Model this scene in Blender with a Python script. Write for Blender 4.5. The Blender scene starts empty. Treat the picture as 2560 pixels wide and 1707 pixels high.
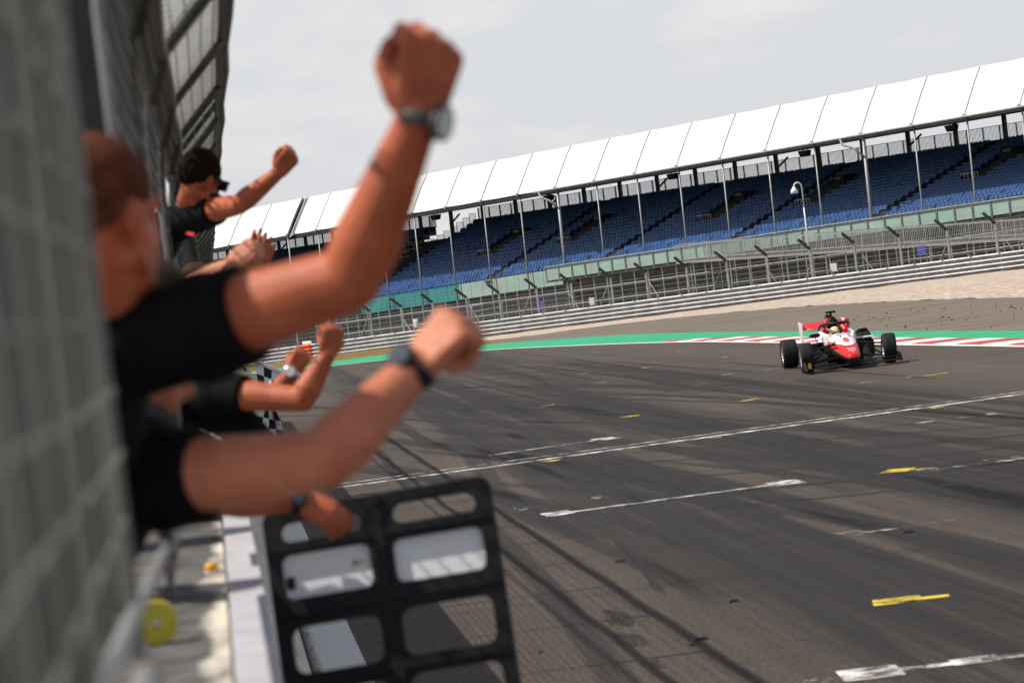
import bpy, bmesh, math, random
from mathutils import Vector, Matrix, Quaternion
random.seed(7)
sc = bpy.context.scene
COL = sc.collection
PI = math.pi
V = Vector

# ---------------------------------------------------------------- camera
CAM_H = 2.4                       # eye height above the track, metres
FPX, IW, IH = 6600.0, 2560.0, 1707.0
ROLL = math.radians(6.9)
K = 2560.0 / 2352.0
cam_data = bpy.data.cameras.new("camera")
cam = bpy.data.objects.new("camera", cam_data)
COL.objects.link(cam)
sc.camera = cam
cam_data.sensor_width = 36.0
cam_data.lens = 36.0 * FPX / IW
cam_data.clip_start = 0.1
cam_data.clip_end = 6000
cam_data.dof.use_dof = True
cam_data.dof.focus_distance = 72.0
cam_data.dof.aperture_fstop = 4.9
cam_data.dof.aperture_blades = 9
_dx, _dy = 520 - IW / 2, 800 - IH / 2
_vx = _dx * math.cos(ROLL) - _dy * math.sin(ROLL)
_vy = -(_dy * math.cos(ROLL) + _dx * math.sin(ROLL))
PITCH = math.atan(_vy / FPX)
YAW = math.atan(-_vx / FPX * math.cos(PITCH))
C0 = V((0, 0, CAM_H))
CF = V((math.sin(YAW) * math.cos(PITCH), math.cos(YAW) * math.cos(PITCH), -math.sin(PITCH)))
_rt = V((math.cos(YAW), -math.sin(YAW), 0))
_up = _rt.cross(CF)
CR = math.cos(ROLL) * _rt - math.sin(ROLL) * _up
CU = math.sin(ROLL) * _rt + math.cos(ROLL) * _up
cam.matrix_world = Matrix(((CR.x, CU.x, -CF.x, C0.x), (CR.y, CU.y, -CF.y, C0.y), (CR.z, CU.z, -CF.z, C0.z), (0, 0, 0, 1)))

# ---------------------------------------------------------------- sun, sky, exposure
SUN_AZ = V((-0.994, 0.105, 0)).normalized()      # horizontal direction towards the sun
SUN_EL = math.radians(53)
sun_data = bpy.data.lights.new("sun", 'SUN')
sun_data.energy = 5.0
sun_data.angle = math.radians(0.53)
sun_data.color = (1.0, 0.93, 0.83)
sun = bpy.data.objects.new("sun", sun_data)
COL.objects.link(sun)
_sd = V((SUN_AZ.x * math.cos(SUN_EL), SUN_AZ.y * math.cos(SUN_EL), math.sin(SUN_EL)))
sun.rotation_euler = _sd.to_track_quat('Z', 'Y').to_euler()
sun.location = (-60, -10, 90)

world = bpy.data.worlds.new("World")
sc.world = world
world.use_nodes = True
nt = world.node_tree
nt.nodes.clear()
def N(t, kind, **kw):
    n = t.nodes.new(kind)
    for k, v in kw.items():
        setattr(n, k, v)
    return n
def L(t, a, b):
    t.links.new(a, b)
wo = N(nt, 'ShaderNodeOutputWorld')
bg = N(nt, 'ShaderNodeBackground')
bg.inputs['Strength'].default_value = 0.07
sky = N(nt, 'ShaderNodeTexSky')
sky.sky_type = 'NISHITA'
sky.sun_disc = False
sky.sun_elevation = SUN_EL
sky.sun_rotation = math.atan2(SUN_AZ.x, SUN_AZ.y) % (2 * PI)
sky.dust_density = 1.6
hz = N(nt, 'ShaderNodeMix', data_type='RGBA')
# pale summer haze, thick towards the horizon and thinning overhead
_tg = N(nt, 'ShaderNodeTexCoord'); _sx = N(nt, 'ShaderNodeSeparateXYZ'); _mr = N(nt, 'ShaderNodeMapRange', interpolation_type='SMOOTHSTEP')
L(nt, _tg.outputs['Generated'], _sx.inputs[0]); L(nt, _sx.outputs[2], _mr.inputs[0])
_mr.inputs[1].default_value = 0.12; _mr.inputs[2].default_value = 0.50; _mr.inputs[3].default_value = 0.92; _mr.inputs[4].default_value = 0.12
L(nt, _mr.outputs[0], hz.inputs[0])
L(nt, sky.outputs[0], hz.inputs[6])
hz.inputs[7].default_value = (10.6, 10.8, 11.3, 1)
tcw = N(nt, 'ShaderNodeTexCoord')
mpw = N(nt, 'ShaderNodeMapping')
mpw.inputs['Scale'].default_value = (9, 9, 26)
mpw.inputs['Location'].default_value = (3.1, 0.4, 0.9)
cl = N(nt, 'ShaderNodeTexNoise')
cl.inputs['Scale'].default_value = 1.0
cl.inputs['Detail'].default_value = 7
cl.inputs['Roughness'].default_value = 0.55
clr = N(nt, 'ShaderNodeValToRGB')
clr.color_ramp.elements[0].position = 0.50
clr.color_ramp.elements[0].color = (0, 0, 0, 1)
clr.color_ramp.elements[1].position = 0.66
clr.color_ramp.elements[1].color = (0.75, 0.75, 0.75, 1)
cm = N(nt, 'ShaderNodeMix', data_type='RGBA')
L(nt, tcw.outputs['Generated'], mpw.inputs[0])
L(nt, mpw.outputs[0], cl.inputs['Vector'])
L(nt, cl.outputs[0], clr.inputs[0])
L(nt, clr.outputs[0], cm.inputs[0])
L(nt, hz.outputs[2], cm.inputs[6])
cm.inputs[7].default_value = (12.4, 11.9, 11.5, 1)
L(nt, cm.outputs[2], bg.inputs['Color'])
L(nt, bg.outputs[0], wo.inputs[0])

sc.view_settings.view_transform = 'Standard'
sc.view_settings.look = 'None'
sc.view_settings.exposure = 0.0
sc.view_settings.gamma = 1.0
sc.view_settings.use_curve_mapping = False
sc.render.engine = 'CYCLES'
sc.cycles.use_denoising = True
sc.cycles.max_bounces = 6

# ---------------------------------------------------------------- measuring helpers: photo reading -> place in the world
def ray(px, py):
    x, y = px * K, py * K
    return CF + CR * ((x - IW / 2) / FPX) - CU * ((y - IH / 2) / FPX)
def U(px, py, d):
    return C0 + ray(px, py) * d
def G(px, py, z=0.0):
    r = ray(px, py)
    return C0 + r * ((z - CAM_H) / r.z)
def onplane(px, py, p0, n):
    r = ray(px, py)
    return C0 + r * ((p0 - C0).dot(n) / r.dot(n))

def pxof(p):
    d = p - C0
    return (FPX * d.dot(CR) / d.dot(CF) + IW / 2) / K

# ---------------------------------------------------------------- materials
def mat(name, col, rough=0.6, metal=0.0, var=0.0, vscale=8.0, bump=0.0, bscale=60.0, spec=0.5, sss=0.0, stretch=None, col2=None, detail=5.0):
    m = bpy.data.materials.new(name)
    m.use_nodes = True
    t = m.node_tree
    b = t.nodes['Principled BSDF']
    b.inputs['Base Color'].default_value = (*col, 1)
    b.inputs['Roughness'].default_value = rough
    b.inputs['Metallic'].default_value = metal
    b.inputs['Specular IOR Level'].default_value = spec
    if sss:
        b.inputs['Subsurface Weight'].default_value = sss
        b.inputs['Subsurface Radius'].default_value = (0.012, 0.005, 0.003)
        b.inputs['Subsurface Scale'].default_value = 1.0
    if var or bump:
        tc = N(t, 'ShaderNodeTexCoord')
        mp = N(t, 'ShaderNodeMapping')
        if stretch:
            mp.inputs['Scale'].default_value = stretch
        L(t, tc.outputs['Object'], mp.inputs[0])
    if var:
        nz = N(t, 'ShaderNodeTexNoise')
        nz.inputs['Scale'].default_value = vscale
        nz.inputs['Detail'].default_value = detail
        nz.inputs['Roughness'].default_value = 0.6
        L(t, mp.outputs[0], nz.inputs['Vector'])
        rp = N(t, 'ShaderNodeValToRGB')
        lo = tuple(max(0, c * (1 - var)) for c in col) if col2 is None else col2
        hi = tuple(min(1, c * (1 + var)) for c in col)
        rp.color_ramp.elements[0].position = 0.32
        rp.color_ramp.elements[1].position = 0.68
        rp.color_ramp.elements[0].color = (*lo, 1)
        rp.color_ramp.elements[1].color = (*hi, 1)
        L(t, nz.outputs[0], rp.inputs[0])
        L(t, rp.outputs[0], b.inputs['Base Color'])
    if bump:
        n2 = N(t, 'ShaderNodeTexNoise')
        n2.inputs['Scale'].default_value = bscale
        n2.inputs['Detail'].default_value = 4
        L(t, mp.outputs[0], n2.inputs['Vector'])
        bp = N(t, 'ShaderNodeBump')
        bp.inputs['Strength'].default_value = bump
        bp.inputs['Distance'].default_value = 0.01
        L(t, n2.outputs[0], bp.inputs['Height'])
        L(t, bp.outputs[0], b.inputs['Normal'])
    return m

M = {}
M['galv'] = mat('galvanised_steel', (0.36, 0.37, 0.38), 0.42, 0.75, 0.25, 6)
M['galv_rail'] = mat('galvanised_rail', (0.40, 0.41, 0.42), 0.5, 0.35, 0.22, 1.4)
M['mesh_wire'] = mat('mesh_wire', (0.085, 0.088, 0.088), 0.5, 0.5, 0.3, 3)
M['link'] = mat('chain_link_wire', (0.20, 0.20, 0.205), 0.5, 0.3)
M['rib_steel'] = mat('rib_steel', (0.075, 0.07, 0.062), 0.5, 0.5, 0.3, 5)
M['scaffold'] = mat('scaffold_tube', (0.50, 0.50, 0.50), 0.45, 0.4, 0.25, 3)
M['dark_steel'] = mat('dark_steel', (0.035, 0.036, 0.04), 0.55, 0.3, 0.25, 4)
M['pole_steel'] = mat('pole_steel', (0.27, 0.275, 0.28), 0.5, 0.3, 0.2, 3)
M['black_plastic'] = mat('black_plastic', (0.0045, 0.0045, 0.006), 0.5, 0, 0.3, 30, 0.1, 200, spec=0.35)
M['white_plastic'] = mat('white_plastic', (0.86, 0.86, 0.90), 0.5, 0, 0.05, 6)
M['white_paint'] = mat('white_paint', (0.78, 0.78, 0.78), 0.5, 0, 0.08, 3)
M['canopy'] = mat('canopy_fabric', (0.74, 0.74, 0.735), 0.6, 0, 0.05, 0.6)
M['canopy_warm'] = mat('canopy_fabric_warm', (0.71, 0.695, 0.665), 0.6, 0, 0.05, 0.5)
M['canopy_cool'] = mat('canopy_fabric_cool', (0.77, 0.775, 0.775), 0.6, 0, 0.04, 0.7)
M['seam'] = mat('canopy_seam', (0.42, 0.41, 0.39), 0.6)
M['seat_blue'] = mat('seat_blue', (0.020, 0.082, 0.235), 0.42, 0, 0.34, 1.1)
M['concrete'] = mat('concrete', (0.30, 0.295, 0.285), 0.85, 0, 0.25, 5, 0.3, 60)
M['dark_deck'] = mat('deck_steel', (0.05, 0.048, 0.045), 0.8, 0, 0.3, 2)
M['dark_fill'] = mat('black_fill', (0.014, 0.014, 0.016), 0.9, 0, 0.6, 2.5, 0.3, 6)  # plain black fill, also used for the shaded space under the stands
M['teal'] = mat('teal_panel', (0.035, 0.22, 0.235), 0.45, 0, 0.14, 0.5)
M['seafoam'] = mat('seafoam_panel', (0.29, 0.43, 0.375), 0.5, 0, 0.10, 0.35)
M['seafoam2'] = mat('seafoam_grey_panel', (0.31, 0.41, 0.37), 0.5, 0, 0.10, 0.5)
M['brown_ply'] = mat('plywood', (0.21, 0.145, 0.09), 0.8, 0, 0.3, 2)
M['orange'] = mat('orange_paint', (0.86, 0.13, 0.015), 0.5, 0, 0.08, 3)
M['blue_panel'] = mat('blue_panel', (0.075, 0.085, 0.42), 0.5, 0, 0.1, 3)
M['yellow'] = mat('yellow_plastic', (0.46, 0.40, 0.015), 0.4, 0, 0.08, 12)
M['red_sign'] = mat('red_plastic', (0.7, 0.02, 0.03), 0.4)

# ---------------------------------------------------------------- mesh building
class MB:
    def __init__(s):
        s.v, s.f, s.m = [], [], []
    def add(s, vs, fs, mi=0):
        o = len(s.v)
        s.v.extend(V(p) for p in vs)
        s.f.extend(tuple(i + o for i in f) for f in fs)
        s.m.extend([mi] * len(fs))
    def hexa(s, p, mi=0):
        s.add(p, [(0, 3, 2, 1), (4, 5, 6, 7), (0, 1, 5, 4), (1, 2, 6, 5), (2, 3, 7, 6), (3, 0, 4, 7)], mi)
    def box(s, c, d, rot=None, mi=0):
        c = V(c)
        hx, hy, hz_ = d[0] / 2, d[1] / 2, d[2] / 2
        ps = [V((-hx, -hy, -hz_)), V((hx, -hy, -hz_)), V((hx, hy, -hz_)), V((-hx, hy, -hz_)), V((-hx, -hy, hz_)), V((hx, -hy, hz_)), V((hx, hy, hz_)), V((-hx, hy, hz_))]
        if rot is not None:
            ps = [rot @ p for p in ps]
        s.hexa([p + c for p in ps], mi)
    def beam(s, p, q, w, h, up=V((0, 0, 1)), mi=0):
        p, q = V(p), V(q)
        d = (q - p).normalized()
        x = d.cross(up)
        if x.length < 1e-4:
            x = d.cross(V((0, 1, 0)))
        x.normalize()
        y = x.cross(d)
        a, b = x * w / 2, y * h / 2
        s.hexa([p - a - b, p + a - b, q + a - b, q - a - b, p - a + b, p + a + b, q + a + b, q - a + b], mi)
    def tube(s, pts, r, n=8, cap=True, mi=0):
        pts = [V(p) for p in pts]
        rs = r if isinstance(r, (list, tuple)) else [r] * len(pts)
        o = len(s.v)
        d0 = (pts[1] - pts[0]).normalized()
        x = d0.orthogonal().normalized()
        for i, p in enumerate(pts):
            if i == 0: d = pts[1] - pts[0]
            elif i == len(pts) - 1: d = pts[-1] - pts[-2]
            else: d = (pts[i + 1] - pts[i]).normalized() + (pts[i] - pts[i - 1]).normalized()
            d.normalize()
            x = (x - d * x.dot(d)).normalized()
            y = d.cross(x)
            for j in range(n):
                a = 2 * PI * j / n
                s.v.append(p + (x * math.cos(a) + y * math.sin(a)) * rs[i])
        for i in range(len(pts) - 1):
            for j in range(n):
                k = (j + 1) % n
                s.f.append((o + i * n + j, o + i * n + k, o + (i + 1) * n + k, o + (i + 1) * n + j)); s.m.append(mi)
        if cap:
            s.f.append(tuple(o + j for j in range(n - 1, -1, -1))); s.m.append(mi)
            e = o + (len(pts) - 1) * n
            s.f.append(tuple(e + j for j in range(n))); s.m.append(mi)
    def capsule(s, p, q, r1, r2, n=14, k=5):
        p, q = V(p), V(q)
        d = q - p
        if d.length < 1e-6: d = V((0, 0, 1e-4))
        dn = d.normalized()
        pts, rs = [], []
        for i in range(k):
            a = PI / 2 * (1 - i / k)
            pts.append(p - dn * r1 * math.sin(a)); rs.append(max(r1 * math.cos(a), r1 * 0.05))
        pts.append(p); rs.append(r1)
        pts.append(p + d); rs.append(r2)
        for i in range(1, k + 1):
            a = PI / 2 * i / k
            pts.append(q + dn * r2 * math.sin(a)); rs.append(max(r2 * math.cos(a), r2 * 0.05))
        s.tube(pts, rs, n)
    def chain(s, pts, rs, n=14):
        for i in range(len(pts) - 1):
            s.capsule(pts[i], pts[i + 1], rs[i], rs[i + 1], n)
    def ell(s, c, rad, rot=None, n=16, k=10):
        c = V(c)
        o = len(s.v)
        rows = []
        for i in range(k + 1):
            th = PI * i / k
            row = []
            for j in range(n):
                ph = 2 * PI * j / n
                if i in (0, k) and j > 0:
                    row.append(row[0]); continue
                p = V((math.sin(th) * math.cos(ph) * rad[0], math.sin(th) * math.sin(ph) * rad[1], math.cos(th) * rad[2]))
                if rot is not None: p = rot @ p
                s.v.append(c + p); row.append(len(s.v) - 1)
            rows.append(row)
        for i in range(k):
            for j in range(n):
                l = (j + 1) % n
                f = [rows[i][j], rows[i + 1][j], rows[i + 1][l], rows[i][l]]
                g = []
                for x in f:
                    if x not in g: g.append(x)
                s.f.append(tuple(g)); s.m.append(0)
    def loft(s, secs, mi=0, closed=True, caps=True):
        n = len(secs[0])
        o = len(s.v)
        for sec in secs: s.v.extend(V(p) for p in sec)
        for i in range(len(secs) - 1):
            for j in range(n if closed else n - 1):
                k = (j + 1) % n
                s.f.append((o + i * n + j, o + i * n + k, o + (i + 1) * n + k, o + (i + 1) * n + j)); s.m.append(mi)
        if caps and closed:
            s.f.append(tuple(o + j for j in range(n - 1, -1, -1))); s.m.append(mi)
            e = o + (len(secs) - 1) * n
            s.f.append(tuple(e + j for j in range(n))); s.m.append(mi)
    def build(s, name, m, parent=None, smooth=False, local=False, props=None):
        me = bpy.data.meshes.new(name)
        vs = s.v
        if parent is not None and not local:
            inv = WM[parent.name].inverted()
            vs = [inv @ p for p in vs]
        me.from_pydata([tuple(p) for p in vs], [], s.f)
        ms = m if isinstance(m, (list, tuple)) else [m]
        for x in ms: me.materials.append(x)
        if len(ms) > 1: me.polygons.foreach_set('material_index', s.m)
        bm = bmesh.new(); bm.from_mesh(me)
        bmesh.ops.recalc_face_normals(bm, faces=bm.faces)
        bm.to_mesh(me); bm.free()
        if smooth: me.polygons.foreach_set('use_smooth', [True] * len(me.polygons))
        o = bpy.data.objects.new(name, me)
        COL.objects.link(o)
        if parent is not None:
            o.parent = parent
            WM[o.name] = WM[parent.name]
        else:
            WM[o.name] = Matrix.Identity(4)
        if props:
            for k, v in props.items(): o[k] = v
        return o

WM = {}
def thing(name, label, cat, loc=(0, 0, 0), rotz=0.0, group=None):
    o = bpy.data.objects.new(name, None)
    o.empty_display_size = 0.2
    COL.objects.link(o)
    o.location = loc
    o.rotation_euler = (0, 0, rotz)
    o['label'] = label; o['category'] = cat
    if group: o['group'] = group
    WM[o.name] = Matrix.Translation(V(loc)) @ Matrix.Rotation(rotz, 4, 'Z')
    return o
def tag(o, label, cat, group=None):
    o['label'] = label; o['category'] = cat
    if group: o['group'] = group
    return o
def struct(o, label=None):
    o['kind'] = 'structure'
    if label: o['label'] = label
    return o
def inst(src, name, parent, mtx):
    """one more object sharing src's mesh, placed by a matrix local to parent"""
    o = bpy.data.objects.new(name, src.data)
    COL.objects.link(o)
    o.parent = parent
    o.matrix_local = mtx
    return o
def fuse(mb, name, m, parent, voxel=0.005, smooth=6, props=None):
    """weld overlapping closed shapes into one continuous smooth skin"""
    o = mb.build(name, m, None)
    r = o.modifiers.new('r', 'REMESH'); r.mode = 'VOXEL'; r.voxel_size = voxel
    sm = o.modifiers.new('s', 'SMOOTH'); sm.factor = 0.5; sm.iterations = smooth
    dg = bpy.context.evaluated_depsgraph_get()
    me = bpy.data.meshes.new_from_object(o.evaluated_get(dg))
    o.modifiers.clear()
    old = o.data
    if parent is not None:
        me.transform(WM[parent.name].inverted())
        o.parent = parent
        WM[o.name] = WM[parent.name]
    o.data = me
    bpy.data.meshes.remove(old)
    me.materials.clear(); me.materials.append(m)
    me.polygons.foreach_set('use_smooth', [True] * len(me.polygons))
    if props:
        for k, v in props.items(): o[k] = v
    return o
def text_mesh(s, size, depth=0.002, bold=0.0):
    cu = bpy.data.curves.new('t', 'FONT')
    cu.body = s; cu.size = size; cu.extrude = depth; cu.offset = bold
    cu.align_x = 'CENTER'; cu.align_y = 'CENTER'
    o = bpy.data.objects.new('t', cu)
    COL.objects.link(o)
    dg = bpy.context.evaluated_depsgraph_get()
    me = bpy.data.meshes.new_from_object(o.evaluated_get(dg))
    bpy.data.objects.remove(o)
    return me
def mesh_part(me, name, m, parent, mtx):
    me.materials.clear(); me.materials.append(m)
    o = bpy.data.objects.new(name, me)
    COL.objects.link(o); o.parent = parent; o.matrix_local = mtx
    return o
# ================================================================ GROUND
def zterr(p, q, t):
    return p * (1 - t) + q * t
# outer edge of the track (white line / kerb foot), read from left to right
EDGE = [G(578, 858), G(700, 848), G(870, 829), G(1000, 815), G(1150, 802), G(1300, 795), G(1450, 789), G(1600, 785), G(1750, 787), G(1900, 789), G(2100, 793), G(2352, 796), G(2700, 806), G(3300, 826), G(4300, 865)]
GREEN = [G(578, 854), G(700, 839), G(870, 816), G(1000, 803), G(1150, 788), G(1300, 777), G(1450, 768), G(1600, 763), G(1750, 762), G(1900, 761.5), G(2100, 761), G(2352, 760), G(2700, 762), G(3300, 768), G(4300, 784)]
# inner edge of the gravel bed
GRAV = [G(560, 842, -.25), G(700, 824, -.25), G(870, 802, -.25), G(1000, 792, -.25), G(1194, 775, -.2), G(1366, 750, -.15), G(1600, 724, -.1), G(1883, 700, -.1), G(2120, 689, -.1), G(2352, 682, -.05), G(2700, 678, -.05), G(3300, 676, -.05), G(4300, 690, -.05)]
BAR0 = U(560, 844, 203)
BAR1 = U(2352, 616, 160)
bar_dir = (BAR1 - BAR0)
bar_dir_h = V((bar_dir.x, bar_dir.y, 0)).normalized()
BAR_LEN = V((bar_dir.x, bar_dir.y, 0)).length
bar_n = V((bar_dir_h.y, -bar_dir_h.x, 0))          # towards the camera
if bar_n.y > 0: bar_n = -bar_n
bar_k = bar_dir.z / BAR_LEN
def BP(s, out=0.0, h=0.0):
    """point along the guard rail: s metres from its left end, out towards the track, h up"""
    return BAR0 + bar_dir_h * s + bar_n * out + V((0, 0, bar_k * s + h))

def resample(pl, n):
    ls = [0]
    for a, b in zip(pl, pl[1:]): ls.append(ls[-1] + (b - a).length)
    out = []
    for i in range(n):
        t = ls[-1] * i / (n - 1)
        for k in range(len(pl) - 1):
            if t <= ls[k + 1] + 1e-9:
                u = (t - ls[k]) / max(1e-9, ls[k + 1] - ls[k])
                out.append(pl[k].lerp(pl[k + 1], u)); break
    return out
def smooth_pl(pl, it=1):
    for _ in range(it):
        q = [pl[0]]
        for a, b in zip(pl, pl[1:]):
            q += [a.lerp(b, .25), a.lerp(b, .75)]
        q.append(pl[-1]); pl = q
    return pl
EDGE_S = smooth_pl(EDGE, 2)
def strip(name, a, b, m, n=90, dz=0.0, rows=1, props=None, parent=None):
    A, B = resample(a, n), resample(b, n)
    mb = MB()
    vs = []
    for r in range(rows + 1):
        t = r / rows
        for i in range(n):
            p = A[i].lerp(B[i], t); vs.append(p + V((0, 0, dz)))
    fs = [(r * n + i, r * n + i + 1, (r + 1) * n + i + 1, (r + 1) * n + i) for r in range(rows) for i in range(n - 1)]
    mb.add(vs, fs)
    o = mb.build(name, m, parent)
    if o.data.polygons[0].normal.z < 0:
        o.data.flip_normals()
    return o

# ---- asphalt of the track: brown-grey with rubber laid down along the racing direction
def asphalt_mat():
    m = bpy.data.materials.new('track_asphalt'); m.use_nodes = True
    t = m.node_tree; b = t.nodes['Principled BSDF']
    b.inputs['Roughness'].default_value = 0.82
    b.inputs['Specular IOR Level'].default_value = 0.25
    tc = N(t, 'ShaderNodeTexCoord')
    def noise(scale, loc=(0, 0, 0), detail=4, rot=0.0, rough=0.55, dist=0.0):
        mp = N(t, 'ShaderNodeMapping')
        mp.inputs['Scale'].default_value = scale; mp.inputs['Location'].default_value = loc
        mp.inputs['Rotation'].default_value = (0, 0, rot)
        L(t, tc.outputs['Object'], mp.inputs[0])
        n = N(t, 'ShaderNodeTexNoise'); n.inputs['Scale'].default_value = 1.0
        n.inputs['Detail'].default_value = detail; n.inputs['Roughness'].default_value = rough
        n.inputs['Distortion'].default_value = dist
        L(t, mp.outputs[0], n.inputs['Vector'])
        return n.outputs[0]
    def ramp(x, p0, p1, c0=0.0, c1=1.0):
        r = N(t, 'ShaderNodeMapRange'); r.inputs[1].default_value = p0; r.inputs[2].default_value = p1
        r.inputs[3].default_value = c0; r.inputs[4].default_value = c1
        L(t, x, r.inputs[0]); return r.outputs[0]
    def mul(a, bb, op='MULTIPLY'):
        r = N(t, 'ShaderNodeMath', operation=op)
        for i, x in enumerate((a, bb)):
            if isinstance(x, (int, float)): r.inputs[i].default_value = x
            else: L(t, x, r.inputs[i])
        r.use_clamp = True
        return r.outputs[0]
    sx = N(t, 'ShaderNodeSeparateXYZ'); L(t, tc.outputs['Object'], sx.inputs[0])
    # where cars run, the surface is darkened by rubber
    lane_in = ramp(sx.outputs[0], 2.4, 4.2)
    lane_out = ramp(sx.outputs[0], 12.5, 9.5)
    lane = mul(lane_in, lane_out)
    broad = ramp(noise((0.42, 0.012, 1), (2.3, 0, 0), 3, 0.03, 0.5, 0.4), 0.42, 0.60)
    mid = ramp(noise((1.1, 0.03, 1), (7, 1, 0), 4, 0.045, 0.6, 0.5), 0.46, 0.62)
    fine = ramp(noise((7.5, 0.10, 1), (1, 5, 0), 7, 0.035, 0.72, 0.5), 0.45, 0.66)
    diag = ramp(noise((0.10, 1.5, 1), (3, 2, 0), 4, 0.75, 0.55, 0.8), 0.56, 0.72)
    hair = ramp(noise((22, 0.22, 1), (9, 3, 0), 6, 0.03, 0.75, 0.3), 0.48, 0.66)
    rub = mul(mul(mul(broad, 0.50), mul(mid, 0.42), 'ADD'), mul(fine, 0.42), 'ADD')
    rub = mul(rub, ramp(lane, 0, 1, 0.16, 1.0))
    rub = mul(rub, mul(hair, 0.22), 'ADD')
    rub = mul(rub, mul(diag, 0.30), 'ADD')
    base = N(t, 'ShaderNodeMix', data_type='RGBA')
    base.inputs[6].default_value = (0.150, 0.118, 0.095, 1)
    base.inputs[7].default_value = (0.034, 0.029, 0.028, 1)
    L(t, rub, base.inputs[0])
    grit = N(t, 'ShaderNodeTexNoise'); grit.inputs['Scale'].default_value = 30; grit.inputs['Detail'].default_value = 6; grit.inputs['Roughness'].default_value = .75
    L(t, tc.outputs['Object'], grit.inputs['Vector'])
    patch = noise((0.35, 0.12, 1), (4, 4, 0), 5)
    g2 = mul(ramp(grit.outputs[0], 0.40, 0.60, 0.34, 1.0), ramp(patch, 0.3, 0.7, 0.80, 1.0))
    mixg = N(t, 'ShaderNodeMix', data_type='RGBA', blend_type='MULTIPLY'); mixg.inputs[0].default_value = 1
    L(t, base.outputs[2], mixg.inputs[6])
    cmb = N(t, 'ShaderNodeCombineColor')
    for i in range(3): L(t, g2, cmb.inputs[i])
    L(t, cmb.outputs[0], mixg.inputs[7])
    L(t, mixg.outputs[2], b.inputs['Base Color'])
    bp = N(t, 'ShaderNodeBump'); bp.inputs['Strength'].default_value = 0.25; bp.inputs['Distance'].default_value = 0.006
    L(t, grit.outputs[0], bp.inputs['Height']); L(t, bp.outputs[0], b.inputs['Normal'])
    return m
M['asphalt'] = asphalt_mat()
M['runoff'] = mat('runoff_asphalt', (0.165, 0.140, 0.112), 0.9, 0, 0.28, 0.9, 0.2, 40, spec=0.2, stretch=(0.25, 1, 1))
M['gravel'] = mat('gravel', (0.46, 0.38, 0.315), 0.95, 0, 0.55, 3.2, 0.8, 6, spec=0.1, detail=9)
M['dry_grass'] = mat('dry_grass', (0.19, 0.135, 0.045), 0.95, 0, 0.5, 3, 0.6, 12, spec=0.1)
M['green_paint'] = mat('green_paint', (0.012, 0.36, 0.17), 0.55, 0, 0.2, 0.7, spec=0.3, stretch=(0.4, 1.6, 1))
M['kerb_white'] = mat('kerb_white', (0.74, 0.72, 0.72), 0.55, 0, 0.10, 2)
M['kerb_red'] = mat('kerb_red', (0.52, 0.018, 0.022), 0.5, 0, 0.18, 2)
M['line_white'] = mat('line_white', (0.70, 0.69, 0.67), 0.6, 0, 0.16, 2.2, stretch=(0.6, 2, 1))
M['earth'] = mat('earth_grass', (0.075, 0.085, 0.035), 0.95, 0, 0.4, 0.3)

def worn(name, col, cut):
    """old road paint: the asphalt shows through where it has worn off"""
    m = mat(name, col, 0.65, 0, 0.2, 5)
    t = m.node_tree
    tc = N(t, 'ShaderNodeTexCoord'); nz = N(t, 'ShaderNodeTexNoise')
    nz.inputs['Scale'].default_value = 5.0; nz.inputs['Detail'].default_value = 8; nz.inputs['Roughness'].default_value = 0.7
    L(t, tc.outputs['Object'], nz.inputs['Vector'])
    r = N(t, 'ShaderNodeMapRange'); r.inputs[1].default_value = cut; r.inputs[2].default_value = cut + 0.20
    L(t, nz.outputs[0], r.inputs[0]); L(t, r.outputs[0], t.nodes['Principled BSDF'].inputs['Alpha'])
    return m
M['worn_white'] = worn('worn_white', (0.66, 0.65, 0.63), 0.40)
M['faint_white'] = worn('faint_white', (0.55, 0.53, 0.50), 0.50)
M['worn_yellow'] = worn('worn_yellow', (0.62, 0.47, 0.05), 0.36)
M['pitch'] = mat('rubber_black', (0.010, 0.010, 0.011), 0.8)

# far ground sheet
mb = MB()
mb.add([(-2500, -600, -2.6), (2500, -600, -2.6), (2500, 4500, -2.6), (-2500, 4500, -2.6)], [(0, 1, 2, 3)])
struct(mb.build('ground', M['earth']))
# track sheet: from behind the camera to the far edge line
mb = MB()
outer = resample(EDGE_S, 80)
outer_l = [V((-60, outer[0].y + 60 * 0.25, 0))] + outer
base_l = []
nn = len(outer_l)
for i in range(nn):
    t = i / (nn - 1)
    base_l.append(V((-60 + (outer[-1].x + 60) * t, -25, 0)))
vs, rows = [], 12
for r in range(rows + 1):
    for i in range(nn): vs.append(base_l[i].lerp(outer_l[i], r / rows))
mb.add(vs, [(r * nn + i, r * nn + i + 1, (r + 1) * nn + i + 1, (r + 1) * nn + i) for r in range(rows) for i in range(nn - 1)])
trk = struct(mb.build('race_track', M['asphalt']))

GREEN_S = smooth_pl(GREEN, 2)
GRAV_S = smooth_pl(GRAV, 2)
struct(strip('runoff', GREEN_S, GRAV_S, M['runoff'], rows=2))
grav_out = [BP(BAR_LEN * t, 0.05, 0.0) for t in (-.12, 0, .25, .5, .75, 1, 1.3, 1.9, 2.8)]
gb = strip('gravel_bed', GRAV_S, grav_out, M['gravel'], n=140, rows=10)
struct(gb)
for v in gb.data.vertices: v.co.z += random.uniform(-.03, .03)
back_a = [BP(BAR_LEN * t, 0.05, 0.0) for t in (-.12, 0, .5, 1, 1.9, 2.8)]
back_b = [BP(BAR_LEN * t, -170, -.3) for t in (-.12, 0, .5, 1, 1.9, 2.8)]
struct(strip('service_road', back_a, back_b, M['earth'], rows=2))
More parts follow.
